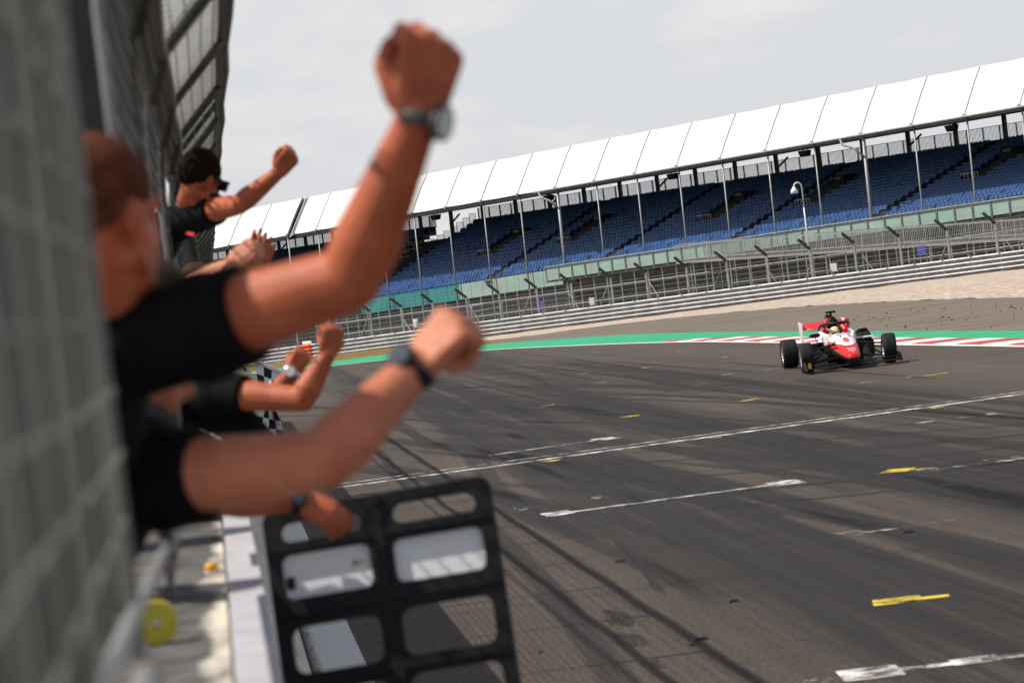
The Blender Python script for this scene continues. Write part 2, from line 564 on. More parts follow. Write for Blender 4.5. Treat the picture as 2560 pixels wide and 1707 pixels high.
# strip of burnt grass between the gravel and the green edge on the left
ga = [p + V((0, 0, .004)) for p in resample(GREEN_S, 160)]
ga = [p for p in ga if pxof(p) < 1230]
gvs = resample(GRAV_S, 400)
mb = MB(); n_ = len(ga); vs = []
for i in range(n_):
    x_ = pxof(ga[i]); q_ = min(gvs, key=lambda g_: abs(pxof(g_) - x_))
    w = max(0.02, min(1.0, (1230 - x_) / 160.0))
    vs.append(ga[i]); vs.append(ga[i].lerp(q_, .98 * w) + V((0, 0, .02)))
mb.add(vs, [(2 * i, 2 * i + 2, 2 * i + 3, 2 * i + 1) for i in range(n_ - 1)])
struct(mb.build('grass_verge', M['dry_grass']))
# green painted margin and the white edge line
struct(strip('painted_margin', EDGE_S, GREEN_S, M['green_paint'], dz=0.006))
E = resample(EDGE_S, 160)
def offset_pl(pl, w):
    out = []
    for i, p in enumerate(pl):
        d = pl[min(i + 1, len(pl) - 1)] - pl[max(i - 1, 0)]
        nrm = V((-d.y, d.x, 0)).normalized()
        out.append(p + nrm * w)
    return out
sgn = 1 if (offset_pl(E, 1)[40] - E[40]).dot(resample(GREEN_S, 160)[40] - E[40]) > 0 else -1
struct(strip('edge_line', offset_pl(E, -.10 * sgn), offset_pl(E, .16 * sgn), M['line_white'], n=160, dz=0.011))

# ---- red and white kerb: sloping blocks set on the outside of the corner
kerb = bpy.data.objects.new('kerb', None); COL.objects.link(kerb); kerb['kind'] = 'structure'; WM['kerb'] = Matrix.Identity(4)
def foot(px):
    """point of the edge line seen at photo column px"""
    best = None
    for i in range(len(EF) - 1):
        a, b = EF[i], EF[i + 1]
        xa, xb = pxof(a), pxof(b)
        if (xa - px) * (xb - px) <= 0:
            return a.lerp(b, (px - xa) / (xb - xa + 1e-9)), i
    return EF[-1], len(EF) - 2
EF = resample(EDGE_S, 900)
kl = [0]
for a, b in zip(EF, EF[1:]): kl.append(kl[-1] + (b - a).length)
i0 = foot(1500)[1]
s0, s1 = kl[i0], kl[foot(2352)[1]] + 24
nb = int((s1 - s0) / 1.55)
def atlen(s):
    for k in range(len(EF) - 1):
        if kl[k + 1] >= s:
            u = (s - kl[k]) / (kl[k + 1] - kl[k])
            d = (EF[k + 1] - EF[k]).normalized()
            return EF[k].lerp(EF[k + 1], u), V((-d.y, d.x, 0)) * sgn, d
    return EF[-1], V((-d.y, d.x, 0)) * sgn, d
for k in range(nb):
    a, b = s0 + k * 1.55 + .012, s0 + (k + 1) * 1.55 - .012
    mb = MB()
    prof = [(0.18, 0.010), (0.28, 0.022), (0.60, 0.034), (0.92, 0.046), (0.95, 0.0)]
    w = min(1.0, (k + 1) / 4.0)
    secs = []
    for s_ in (a, (a + b) / 2, b):
        secs.append([])
        for (o_, h_) in prof:
            p, nrm, d = atlen(s_ + o_ * 1.5)
            secs[-1].append(p + nrm * (0.18 + (o_ - .18) * w) + V((0, 0, h_ + .006)))
        p, nrm, d = atlen(s_); secs[-1].append(p + nrm * 0.18 + V((0, 0, -.02)))
    mb.loft(secs)
    mb.build('kerb_block', M['kerb_red'] if k % 2 == 0 else M['kerb_white'], kerb)

# ---- road markings, each at its own place on the asphalt
def mark(p, q, w, m, name='grid_line', end=None, dz=0.006):
    d = (q - p).normalized(); nrm = V((-d.y, d.x, 0))
    mb = MB()
    u = V((0, 0, dz))
    mb.add([p - nrm * w / 2 + u, q - nrm * w / 2 + u, q + nrm * w / 2 + u, p + nrm * w / 2 + u], [(0, 1, 2, 3)])
    for (c, l, ww) in (end or []):
        e = p.lerp(q, c); u2 = V((0, 0, dz + .003))
        mb.add([e - d * l / 2 - nrm * ww / 2 + u2, e + d * l / 2 - nrm * ww / 2 + u2, e + d * l / 2 + nrm * ww / 2 + u2, e - d * l / 2 + nrm * ww / 2 + u2], [(0, 1, 2, 3)])
    return struct(mb.build(name, m))
def c6(x, y): return (1200 + x / 1.7294) / K, (1000 + y / 1.7294) / K
def c5(x, y): return (1300 + x / 1.8667) / K, (600 + y / 1.8667) / K
def GG(f, x, y): return G(*f(x, y))
mark(G(700, 1130.5), G(2700, 858), 0.24, M['worn_white'], 'finish_line')
mark(G(700, 1123), G(2700, 852.5), 0.09, M['worn_white'], 'finish_line')
mark(GG(c6, 1640, 1190), GG(c6, 2600, 1072), 0.12, M['worn_white'], end=[(.05, .34, .40), (.52, .26, .22)])
mark(GG(c6, 1400, 1222), GG(c6, 1520, 1212), 0.12, M['worn_white'])
mark(GG(c6, 1760, 875), GG(c6, 2030, 846), 0.13, M['worn_yellow'], end=[(.16, .32, .30)])
mark(GG(c6, 305, 497), GG(c6, 1350, 356), 0.12, M['worn_white'], end=[(.03, .30, .52), (.97, .34, .52)])
mark(GG(c6, 1495, 597), GG(c6, 2055, 520), 0.12, M['faint_white'], end=[(.22, .24, .4)])
mark(GG(c6, 1910, 100), GG(c6, 2225, 60), 0.12, M['faint_white'], end=[(.05, .25, .45), (.95, .25, .45)])
mark(GG(c6, 1780, 309), GG(c6, 1960, 294), 0.14, M['worn_yellow'], end=[(.15, .3, .35)])
mark(GG(c6, 1930, 307), GG(c6, 2305, 256), 0.11, M['faint_white'], end=[(.94, .35, .55), (.05, .2, .35)])
mark(GG(c6, 40, 240), GG(c6, 560, 166), 0.12, M['worn_white'], end=[(.97, .3, .6)])
mark(GG(c6, 85, 482), GG(c6, 325, 455), 0.10, M['faint_white'], end=[(.38, .16, .45)])
mark(GG(c6, 480, 427), GG(c6, 525, 422), 0.30, M['faint_white'])
for (x0, y0, x1, y1) in ((270, 267, 345, 260), (995, 166, 1045, 160), (1950, 36, 2010, 29), (610, 76, 690, 66), (270, 26, 320, 20), (1130, 6, 1180, -1)):
    mark(GG(c6, x0, y0), GG(c6, x1, y1), 0.22, M['worn_yellow'], 'yellow_mark')
for (x0, y0, x1, y1, y_) in ((1080, 613, 1215, 597, 0), (1750, 649, 2060, 608, 0), (1533, 673, 1650, 662, 0), (1885, 636, 1995, 621, 1), (808, 678, 888, 669, 1), (350, 669, 405, 662, 0), (300, 576, 510, 548, 0), (700, 580, 880, 559, 0),
                            (945, 630, 1000, 624, 0), (1040, 750, 1115, 740, 1), (1910, 785, 1985, 777, 1), (470, 827, 560, 818, 1), (100, 776, 160, 767, 1), (265, 626, 320, 620, 1), (940, 549, 975, 545, 0), (620, 578, 655, 574, 0),
                            (735, 520, 775, 515, 0), (2140, 592, 2185, 588, 0), (955, 587, 1000, 582, 0), (335, 526, 365, 522, 0), (570, 599, 600, 595, 0), (-420, 700, -330, 690, 0), (-820, 742, -760, 735, 0), (30, 530, 60, 526, 0)):
    mark(GG(c5, x0, y0), GG(c5, x1, y1), 0.13, M['worn_yellow'] if y_ else M['faint_white' if x1 - x0 > 60 else 'worn_white'], 'yellow_mark' if y_ else 'grid_line')
def dirty_line():
    m = mat('dirty_wall_line', (.62, .62, .61), .65, 0, .08, 9)
    t = m.node_tree; b = t.nodes['Principled BSDF']
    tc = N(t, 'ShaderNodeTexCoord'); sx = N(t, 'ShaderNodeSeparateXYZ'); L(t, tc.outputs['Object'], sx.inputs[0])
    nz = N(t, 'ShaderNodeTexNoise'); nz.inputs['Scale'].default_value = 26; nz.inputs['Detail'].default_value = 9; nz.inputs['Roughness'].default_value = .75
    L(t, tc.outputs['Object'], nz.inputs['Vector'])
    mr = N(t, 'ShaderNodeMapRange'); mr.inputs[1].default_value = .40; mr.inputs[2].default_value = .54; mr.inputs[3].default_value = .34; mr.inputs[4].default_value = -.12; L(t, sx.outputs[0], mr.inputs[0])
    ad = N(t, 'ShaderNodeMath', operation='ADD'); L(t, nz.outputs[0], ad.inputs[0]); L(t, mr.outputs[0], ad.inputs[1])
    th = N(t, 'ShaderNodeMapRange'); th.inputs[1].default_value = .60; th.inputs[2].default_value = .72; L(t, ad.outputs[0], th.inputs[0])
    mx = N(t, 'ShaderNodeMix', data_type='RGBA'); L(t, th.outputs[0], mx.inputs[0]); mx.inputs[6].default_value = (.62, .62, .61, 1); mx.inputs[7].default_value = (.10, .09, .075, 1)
    L(t, mx.outputs[2], b.inputs['Base Color'])
    return m
M['wall_line'] = dirty_line()
# white line along the foot of the pit wall
wl = [V((.41, -8, 0)), V((.41, 60, 0))]; wr = [V((.76, -8, 0)), V((.76, 60, 0))]
struct(strip('wall_line', wl, wr, M['wall_line'], n=40, dz=0.006))

# ---- tyre marks: thin dark rubber films, soft at both sides
def skid_mat():
    m = bpy.data.materials.new('tyre_rubber_film'); m.use_nodes = True
    t = m.node_tree; b = t.nodes['Principled BSDF']
    b.inputs['Base Color'].default_value = (0.022, 0.020, 0.021, 1); b.inputs['Roughness'].default_value = 0.7
    uv = N(t, 'ShaderNodeUVMap'); uv.uv_map = 'uv'
    sp = N(t, 'ShaderNodeSeparateXYZ'); L(t, uv.outputs[0], sp.inputs[0])
    a = N(t, 'ShaderNodeMath', operation='PINGPONG'); a.inputs[1].default_value = 0.5; L(t, sp.outputs[0], a.inputs[0])
    r = N(t, 'ShaderNodeMapRange'); r.inputs[2].default_value = 0.25; L(t, a.outputs[0], r.inputs[0])
    a2 = N(t, 'ShaderNodeMath', operation='PINGPONG'); a2.inputs[1].default_value = 0.5; L(t, sp.outputs[1], a2.inputs[0])
    r2 = N(t, 'ShaderNodeMapRange'); r2.inputs[2].default_value = 0.22; L(t, a2.outputs[0], r2.inputs[0])
    tc = N(t, 'ShaderNodeTexCoord'); mp = N(t, 'ShaderNodeMapping'); mp.inputs['Scale'].default_value = (60, 5, 1)
    L(t, uv.outputs[0], mp.inputs[0])
    nz = N(t, 'ShaderNodeTexNoise'); nz.inputs['Scale'].default_value = 1; nz.inputs['Detail'].default_value = 6; L(t, mp.outputs[0], nz.inputs['Vector'])
    nr = N(t, 'ShaderNodeMapRange'); nr.inputs[1].default_value = 0.3; nr.inputs[2].default_value = 0.75; L(t, nz.outputs[0], nr.inputs[0])
    x = None
    for o_ in (r.outputs[0], r2.outputs[0], nr.outputs[0]):
        if x is None: x = o_
        else:
            mm = N(t, 'ShaderNodeMath', operation='MULTIPLY'); L(t, x, mm.inputs[0]); L(t, o_, mm.inputs[1]); x = mm.outputs[0]
    mm = N(t, 'ShaderNodeMath', operation='MULTIPLY'); L(t, x, mm.inputs[0]); mm.inputs[1].default_value = 1.1; mm.use_clamp = True
    L(t, mm.outputs[0], b.inputs['Alpha'])
    return m
M['skid'] = skid_mat()
SK = [0]
def skid(pts, w, pair=False):
    pts = smooth_pl([V((p[0], p[1], 0)) for p in pts], 3)
    SK[0] += 1
    for off in ((-.78, .78) if pair else (0,)):
        a, b = offset_pl(pts, off - w / 2), offset_pl(pts, off + w / 2)
        mb = MB(); vs = []
        dz = V((0, 0, .0025 + .0001 * (SK[0] % 9)))
        for p, q in zip(a, b): vs += [p + dz, q + dz]
        mb.add(vs, [(2 * i, 2 * i + 2, 2 * i + 3, 2 * i + 1) for i in range(len(pts) - 1)])
        o = mb.build('tyre_mark', M['skid']); o['kind'] = 'structure'
        uvl = o.data.uv_layers.new(name='uv')
        nP = len(pts)
        for lp in o.data.loops:
            vi = lp.vertex_index
            uvl.data[lp.index].uv = (vi % 2, (vi // 2) / (nP - 1))
rs = random.Random(11)
for (x0, y0, x1, y1, w) in ((5.2, 80, 3.8, 10, 1.0), (5.6, 70, 4.5, 12, .5), (4.3, 60, 3.4, 18, .6), (6.4, 50, 6.9, 14, .7), (7.4, 62, 6.6, 16, .5), (8.3, 40, 7.6, 13, .6), (9.2, 60, 9.6, 20, .45), (3.6, 44, 3.1, 24, .4), (6.0, 90, 5.2, 46, .8), (4.8, 36, 5.6, 12, .35), (10.6, 48, 10.9, 22, .4)):
    skid([(x0, y0), (x0 * .7 + x1 * .3 + rs.uniform(-.4, .4), y0 * .7 + y1 * .3), (x0 * .3 + x1 * .7 + rs.uniform(-.3, .3), y0 * .3 + y1 * .7), (x1, y1)], w)
for k in range(16):                                      # long sweeping arcs left by cars joining the straight
    x = rs.uniform(3.0, 9.5); y = rs.uniform(22, 60); ln = rs.uniform(14, 30); b = rs.uniform(.8, 2.6)
    skid([(x - b, y + ln / 2), (x - b * .2, y + ln * .15), (x + b * .25, y - ln * .2), (x + b * .35, y - ln / 2)], rs.uniform(.22, .55), rs.random() < .35)
for k in range(26):
    x = rs.uniform(3.2, 11); y = rs.uniform(14, 70); ln = rs.uniform(8, 22); b = rs.uniform(-.5, .5)
    skid([(x, y + ln / 2), (x + b * .3, y), (x + b, y - ln / 2)], rs.uniform(.16, .3), rs.random() < .4)
for (p) in (((4.6, 34), (6.5, 32), (9.5, 29.5)), ((5.4, 30), (7.5, 28.6), (10.5, 28)), ((4.0, 52), (6.6, 49), (10.2, 48)), ((6.3, 58), (8.4, 52), (9.6, 44)), ((3.3, 76), (7, 70), (11, 62)), ((2.0, 88), (6, 80), (9.5, 68)), ((4.6, 26), (7.2, 25), (9.8, 25.5)), ((1.0, 64), (3.4, 58), (5.0, 48))):
    skid(p, .28, True)
for (x0, y0, x1, y1) in ((540, 905, 575, 975), (562, 905, 606, 975), (585, 912, 632, 978), (608, 915, 655, 980), (590, 1005, 640, 1062), (618, 1010, 668, 1068), (645, 1008, 715, 1062), (752, 1118, 795, 1160), (580, 600, 770, 830), (600, 605, 800, 850)):
    g0, g1 = GG(c6, x0, y0), GG(c6, x1, y1); gm = g0.lerp(g1, .5) + V((rs.uniform(-.04, .04), 0, 0))
    skid([(g0.x, g0.y), (gm.x, gm.y), (g1.x, g1.y)], .07)
# ---- bits of tyre rubber: the few near ones singly, the rest as scatter
def crumb(p, l, w, h, a):
    mb = MB()
    ca, sa = math.cos(a), math.sin(a)
    pts = []
    for (x, y, z) in ((-1, -.5, 0), (-.2, -1, 0), (.9, -.6, 0), (1, .5, 0), (.1, 1, 0), (-.8, .7, 0), (-.5, -.2, 1), (.3, -.3, .8), (.5, .3, 1.1), (-.3, .4, .7)):
        pts.append(p + V((x * l / 2 * ca - y * w / 2 * sa, x * l / 2 * sa + y * w / 2 * ca, z * h + .004)))
    mb.add(pts, [(0, 1, 7, 6), (1, 2, 7), (2, 3, 8, 7), (3, 4, 8), (4, 5, 9, 8), (5, 0, 6, 9), (6, 7, 8, 9), (0, 5, 4, 3, 2, 1)])
    return mb
CR_ = [((1425, 1290), .12, 'folded scrap of black tyre rubber beside the long double skid mark'), ((1612, 1469), .11, 'flat strip of black rubber on the outer fence shadow line'), ((2086, 1224), .13, 'black rubber scrap on open tarmac below the faint white grid line'), ((1685, 1382), .10, 'dull grey-black rubber smear at the edge of the dark racing line'), ((1590, 1482), .06, 'smallest rubber crumb just inside the outer fence shadow line')]
for (p, l, lb) in CR_:
    g = G(*p); mb = crumb(g, l, l * .4, l * .14, rs.uniform(-.3, .6))
    o = mb.build('rubber_scrap', M['pitch']); tag(o, lb, 'debris', 'rubber scraps on the track')
mb = MB()
GSm, EVm = resample(GREEN_S, 200), resample(GRAV_S, 200)
for k in range(330):
    i = rs.randrange(95, 190); t = min(.97, max(.02, rs.gauss(.45, .2)))
    p = GSm[i].lerp(EVm[i], t); l = abs(rs.gauss(.02, .04)) + .018
    c = crumb(p + V((rs.uniform(-.5, .5), rs.uniform(-1, 1), 0.0)), l, l * .5, l * .3, rs.uniform(0, 6)); mb.add(c.v, c.f)
for k in range(34):
    p = V((rs.uniform(1.2, 14), rs.uniform(15, 75), 0)); l = abs(rs.gauss(.015, .012)) + .008
    c = crumb(p, l, l * .6, l * .3, rs.uniform(0, 6)); mb.add(c.v, c.f)
o = mb.build('tyre_crumbs', M['pitch']); o['kind'] = 'stuff'
# ================================================================ GRANDSTAND FRAME: s along the front, b back from it, h up from the canopy edge
SA = U(1105, 461.4, 275); SB = U(2225, 263.5, 223.6)
_d = SB - SA
S_L = V((_d.x, _d.y, 0)).length
S_a = V((_d.x, _d.y, 0)) / S_L
S_k = _d.z / S_L
S_b = V((-S_a.y, S_a.x, 0))
if S_b.dot(CF) < 0: S_b = -S_b
def SP(s, b, h):
    return SA + S_a * s + S_b * b + V((0, 0, S_k * s + h))
SROT = Matrix((( S_a.x, S_b.x, 0), (S_a.y, S_b.y, 0), (0, 0, 1)))
SROTZ = math.atan2(S_a.y, S_a.x)
NR, TREAD = 18, 1.0
GROUND_H = -13.3
def hb(s): return -8.42 + .0115 * (s + 24)
def ht(s): return -1.30 - .0085 * (s + 22)
def row_h(i, s):
    return hb(s) * (1 - i / (NR - 1)) + ht(s) * i / (NR - 1)
AISLES = (-0.9, 17.2, 35.6, 54.0, 72.0, -66, -48.5)
VOMS = (-10.0, 3.5, 25.0, 38.6, 59.4)
def seat_shape(mb, o, lit=None):
    """tip-up seat: curved back shell and the pan folded up in front of it; local x along the row, y back, z up"""
    w = .225
    back = [(-w, .02, .0), (w, .02, .0), (w, .05, .30), (w * .86, .07, .42), (-w * .86, .07, .42), (-w, .05, .30)]
    back2 = [(x, y + .06 - .03 * (abs(x) < w * .9), z) for x, y, z in back]
    mb.add([o(p) for p in back] + [o(p) for p in back2], [(0, 1, 2, 5), (5, 2, 3, 4), (6, 11, 8, 7), (11, 10, 9, 8), (0, 6, 7, 1), (1, 7, 8, 2), (2, 8, 9, 3), (3, 9, 10, 4), (4, 10, 11, 5), (5, 11, 6, 0)])
    pan = [(-w * .88, -.13, .02), (w * .88, -.13, .02), (w * .88, .015, -.10), (-w * .88, .015, -.10), (-w * .88, -.06, .24), (w * .88, -.06, .24), (w * .88, .02, .22), (-w * .88, .02, .22)]
    mb.hexa([o(p) for p in pan])
def in_aisle(s):
    return any(abs(s - a) < .62 for a in AISLES)
def in_vom(s, i):
    return 7 <= i <= 12 and any(-1.7 < s - v < 1.7 for v in VOMS)
def grandstand(name, label, s0, s1, seat0, seat1, near=0):
    base = SP((s0 + s1) / 2, 8, GROUND_H)
    root = thing(name, label, 'grandstand', base, SROTZ, 'grandstands')
    loc = WM[root.name].inverted()
    # --- stepped deck, one object per terrace step
    for i in range(NR):
        mb = MB(); b0 = 1 + i * TREAD
        A_, B_ = row_h(i, seat0) - .16, row_h(i, seat1) - .16
        dn = .48
        mb.hexa([SP(seat0, b0 - .3, A_ - dn), SP(seat1, b0 - .3, B_ - dn), SP(seat1, b0 + .75, B_ - dn), SP(seat0, b0 + .75, A_ - dn), SP(seat0, b0 - .3, A_), SP(seat1, b0 - .3, B_), SP(seat1, b0 + .75, B_), SP(seat0, b0 + .75, A_)])
        mb.build('terrace_step', M['dark_deck'], root)
    # --- seats: the nearest ones are objects, the rest one mass
    spots = []
    for i in range(NR):
        s = seat0 + .3
        while s < seat1 - .2:
            if not in_aisle(s) and not in_vom(s, i): spots.append((i, s))
            s += .5
    def key(t):
        p = SP(t[1], 1 + t[0] * TREAD, row_h(t[0], t[1]))
        x = pxof(p)
        return (p - C0).dot(CF) + (0 if x < 2340 else 1e3)
    spots.sort(key=key)
    proto = None
    rest = MB()
    rj = random.Random(3)
    for n, (i, s) in enumerate(spots):
        p = SP(s, 1 + i * TREAD, row_h(i, s) + .02)
        if n < near:
            if proto is None:
                pm = MB(); seat_shape(pm, lambda q: V(q)); proto = pm.build('seat', M['seat_blue'], root, local=True)
                proto.matrix_local = loc @ (Matrix.Translation(p) @ Matrix.Rotation(SROTZ, 4, 'Z'))
            else:
                inst(proto, 'seat', root, loc @ (Matrix.Translation(p) @ Matrix.Rotation(SROTZ + rj.uniform(-.03, .03), 4, 'Z')))
        else:
            e = rj.uniform(-.02, .02)
            seat_shape(rest, lambda q: p + S_a * q[0] + S_b * (q[1] + e * q[2] * 4) + V((0, 0, q[2] + e * .3)))
    rest.build('seat_rows', M['seat_blue'], root, props={'kind': 'stuff'})
    # --- canopy: one fabric panel per six-metre bay with a seam batten on each joint
    prof = [(0, 0), (.88, 1.40), (1.80, 2.78), (2.75, 4.08)]
    n0, n1 = math.floor(s0 / 6 + .5), math.ceil(s1 / 6 - .5)
    cuts = sorted(set([s0, s1] + [6.0 * q for q in range(n0, n1 + 1) if s0 + 1 < 6 * q < s1 - 1]))
    for c0_, c1_ in zip(cuts, cuts[1:]):
        mb = MB(); secs = []
        for u in range(7):
            t = u / 6; s = c0_ + .03 + (c1_ - c0_ - .06) * t
            sag = .05 * math.sin(PI * t)
            secs.append([SP(s, b + sag, h - sag) for b, h in prof] + [SP(s, b + .12 + sag, h - .1) for b, h in reversed(prof)])
        mb.loft(secs)
        mb.build('canopy_panel', M[('canopy', 'canopy_warm', 'canopy', 'canopy_cool', 'canopy_warm', 'canopy_cool', 'canopy')[cuts.index(c0_) * 3 % 7]], root)
    for c in cuts:
        mb = MB()
        for (b0, h0), (b1, h1) in zip(prof, prof[1:]): mb.beam(SP(c, b0 - .02, h0 + .02), SP(c, b1 - .02, h1 + .02), .10, .08, up=S_a)
        mb.box(SP(c, -.12, -.02), (.24, .2, .26), SROT)
        mb.build('seam_batten', M['seam'], root)
    mb = MB()
    mb.hexa([SP(s0, .3, -.06), SP(s1, .3, -.06), SP(s1, 22, .75), SP(s0, 22, .75), SP(s0, 2.95, 3.95), SP(s1, 2.95, 3.95), SP(s1, 22, 4.3), SP(s0, 22, 4.3)])
    mb.build('roof_slab', M['dark_steel'], root)
    mb = MB(); mb.beam(SP(s0, .28, -.26), SP(s1, .28, -.26), .32, .40); mb.beam(SP(s0, 4, -.15), SP(s1, 4, -.15), .25, .35)
    mb.build('eaves_beam', M['dark_steel'], root)
    if near:
        mb = MB(); mb.tube([SP(s, -.16, -.13) for s in [8.6 + 6 * q for q in range(14)]], .11, 10); mb.build('gutter_pipe', M['pole_steel'], root, True)
    mb = MB(); mb.hexa([SP(seat0, 18.7, ht(seat0) - .7), SP(seat1, 18.7, ht(seat1) - .7), SP(seat1, 18.8, ht(seat1) - .7), SP(seat0, 18.8, ht(seat0) - .7), SP(seat0, 18.7, ht(seat0) + .36), SP(seat1, 18.7, ht(seat1) + .36), SP(seat1, 18.8, ht(seat1) + .36), SP(seat0, 18.8, ht(seat0) + .36)])
    mb.build('kick_board', M['dark_steel'], root)
    # --- columns
    for q in range(n0, n1 + 1):
        s = 6.0 * q + .05
        if not (s0 - .2 < s < s1 + .2): continue
        thick = q in (2, 9)
        mb = MB(); mb.tube([SP(s, -.05, GROUND_H), SP(s, .2, -.25)], .17 if thick else .085, 10)
        if thick:
            mb.tube([SP(s, -.02, -2.0), SP(s - 1.0, -.2, -1.15), SP(s - 2.1, -.3, -.75), SP(s - 2.4, -.25, -.2)], .10, 8)
        mb.build('front_column', M['pole_steel'], root, True)
        mb = MB(); mb.beam(SP(s, 19.5, GROUND_H), SP(s, 19.5, .6), .34, .34, up=S_b)
        mb.build('rear_column', M['dark_steel'], root)
        if q % 3 == 1:
            mb = MB(); mb.beam(SP(s, 19.3, -.9), SP(s + 1.9, 19.3, .15), .16, .16); mb.build('rear_bracket', M['dark_steel'], root)
    # --- rear guard railing with thin uprights
    s = seat0
    while s < seat1 - .5:
        e = min(s + 2.0, seat1)
        mb = MB()
        h0, h1 = ht(s) + .15, ht(e) + .15
        top = 1.52
        mb.beam(SP(s, 19.0, h0 + top), SP(e, 19.0, h1 + top), .05, .05); mb.beam(SP(s, 19.0, h0 + .1), SP(e, 19.0, h1 + .1), .05, .05)
        mb.beam(SP(s, 19.0, h0 - .4), SP(s, 19.0, h0 + top + .03), .13, .06, up=S_a)
        for q in range(1, 13):
            t = q / 13; hh = h0 * (1 - t) + h1 * t; x = s + (e - s) * t
            mb.beam(SP(x, 19.0, hh + .1), SP(x, 19.0, hh + top), .034, .034, up=S_a)
        mb.build('rear_railing', M['dark_steel'], root)
        s = e
    # --- stepped side railing at the left end, row by row
    for i in range(NR):
        mb = MB(); b0 = 1 + i * TREAD; h0 = row_h(i, seat0)
        for (p, q) in (((b0 - .3, 0), (b0 - .3, 1.15)), ((b0 + .65, 0), (b0 + .65, 1.15)), ((b0 - .3, 1.15), (b0 + .65, 1.15)), ((b0 - .3, .1), (b0 + .65, .1))):
            mb.beam(SP(seat0 - .12, p[0], h0 + p[1]), SP(seat0 - .12, q[0], h0 + q[1]), .045, .045, up=S_a)
        for q in range(1, 8):
            x = b0 - .3 + .95 * q / 8; mb.beam(SP(seat0 - .12, x, h0 + .1), SP(seat0 - .12, x, h0 + 1.15), .025, .025, up=S_a)
        mb.build('side_railing', M['dark_steel'], root)
    # --- gangway steps and the vomitory boxes
    for a in AISLES:
        if not seat0 < a < seat1: continue
        mb = MB()
        for i in range(NR):
            h = row_h(i, a) - .155
            mb.box(SP(a, 1 + i * TREAD - .45, h - .1), (1.1, .5, .2), SROT); mb.box(SP(a - .35, 1 + i * TREAD - .2, h + .03), (.3, .4, .02), SROT)
        mb.build('gangway_steps', M['dark_deck'], root)
    for v in VOMS:
        if not seat0 < v < seat1: continue
        b0, h0 = 8.2, row_h(7, v) - .5
        mb = MB()
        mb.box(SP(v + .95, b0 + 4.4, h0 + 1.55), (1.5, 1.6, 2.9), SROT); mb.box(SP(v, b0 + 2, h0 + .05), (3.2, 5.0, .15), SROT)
        mb.build('vomitory', M['dark_fill'], root)
        mb = MB(); mb.box(SP(v + .95, b0 + 3.55, h0 + 2.72), (.85, .06, .2), SROT); mb.build('exit_sign', mat('dim_sign', (.10, .13, .12), .5), root)
        mb = MB()
        for x in (-1.6, -1.2, -.8, -.4, 0, .35): mb.beam(SP(v + x, b0, h0), SP(v + x, b0, h0 + 1.1), .05, .05, up=S_a)
        mb.beam(SP(v - 1.6, b0, h0 + 1.1), SP(v + .4, b0, h0 + 1.1), .05, .05)
        mb.build('vomitory_rail', M['galv'], root)
        mb = MB()
        for q in range(6):
            x = -1.5 + .42 * q + rj.uniform(-.1, .1)
            mb.box(SP(v + x, b0 + 2.8, h0 + .35 + rj.uniform(0, .5)), (.13, .05, .15), SROT)
        mb.build('light_speck', M['white_paint'], root)  # white bits imitate bright ground glimpsed through the gaps
    # --- front: black sheet standing in for the shaded space under the seats
    mb = MB(); mb.hexa([SP(seat0, .9, GROUND_H), SP(seat1, .9, GROUND_H), SP(seat1, 1.2, GROUND_H), SP(seat0, 1.2, GROUND_H), SP(seat0, .9, hb(seat0) - .2), SP(seat1, .9, hb(seat1) - .2), SP(seat1, 1.2, hb(seat1) - .2), SP(seat0, 1.2, hb(seat0) - .2)])
    mb.build('shade_wall', M['dark_fill'], root)
    return root
MAIN0, MAIN1 = -34.4, 90.0
stand = grandstand('grandstand', 'long grandstand with white canopy panels and rows of empty blue seats', MAIN0, MAIN1, -24.2, 89.5, near=300)
stand2 = grandstand('grandstand', 'further grandstand with shaded dark seats behind the raised arms, left of the canopy gap', -84.0, -35.75, -83.5, -32.2)
del stand['group'], stand2['group']
mb = MB(); mb.hexa([SP(-33, 1.0, GROUND_H), SP(-24, 1.0, GROUND_H), SP(-24, 1.3, GROUND_H), SP(-33, 1.3, GROUND_H), SP(-33, 1.0, -10.2), SP(-24, 1.0, -10.2), SP(-24, 1.3, -10.2), SP(-33, 1.3, -10.2)]); mb.build('shade_wall', M['dark_fill'], stand)  # same black shade sheet, carried across the gap between the stands
mb = MB()                                                # end plate and bracing in the canopy gap
mb.hexa([SP(-35.72, .1, -.3), SP(-35.3, .1, -.3), SP(-35.3, 2.9, 3.9), SP(-35.72, 2.9, 3.9), SP(-35.72, .5, -.3), SP(-35.3, .5, -.3), SP(-35.3, 3.3, 3.9), SP(-35.72, 3.3, 3.9)])
mb.build('end_plate', M['galv'], stand2)
for q in range(5):
    mb = MB(); mb.beam(SP(-35.3, 1.2 + .5 * q, .3 + .8 * q), SP(-34.4, 1.2 + .5 * q, .4 + .8 * q), .12, .30); mb.build('gap_batten', M['brown_ply'], stand2)
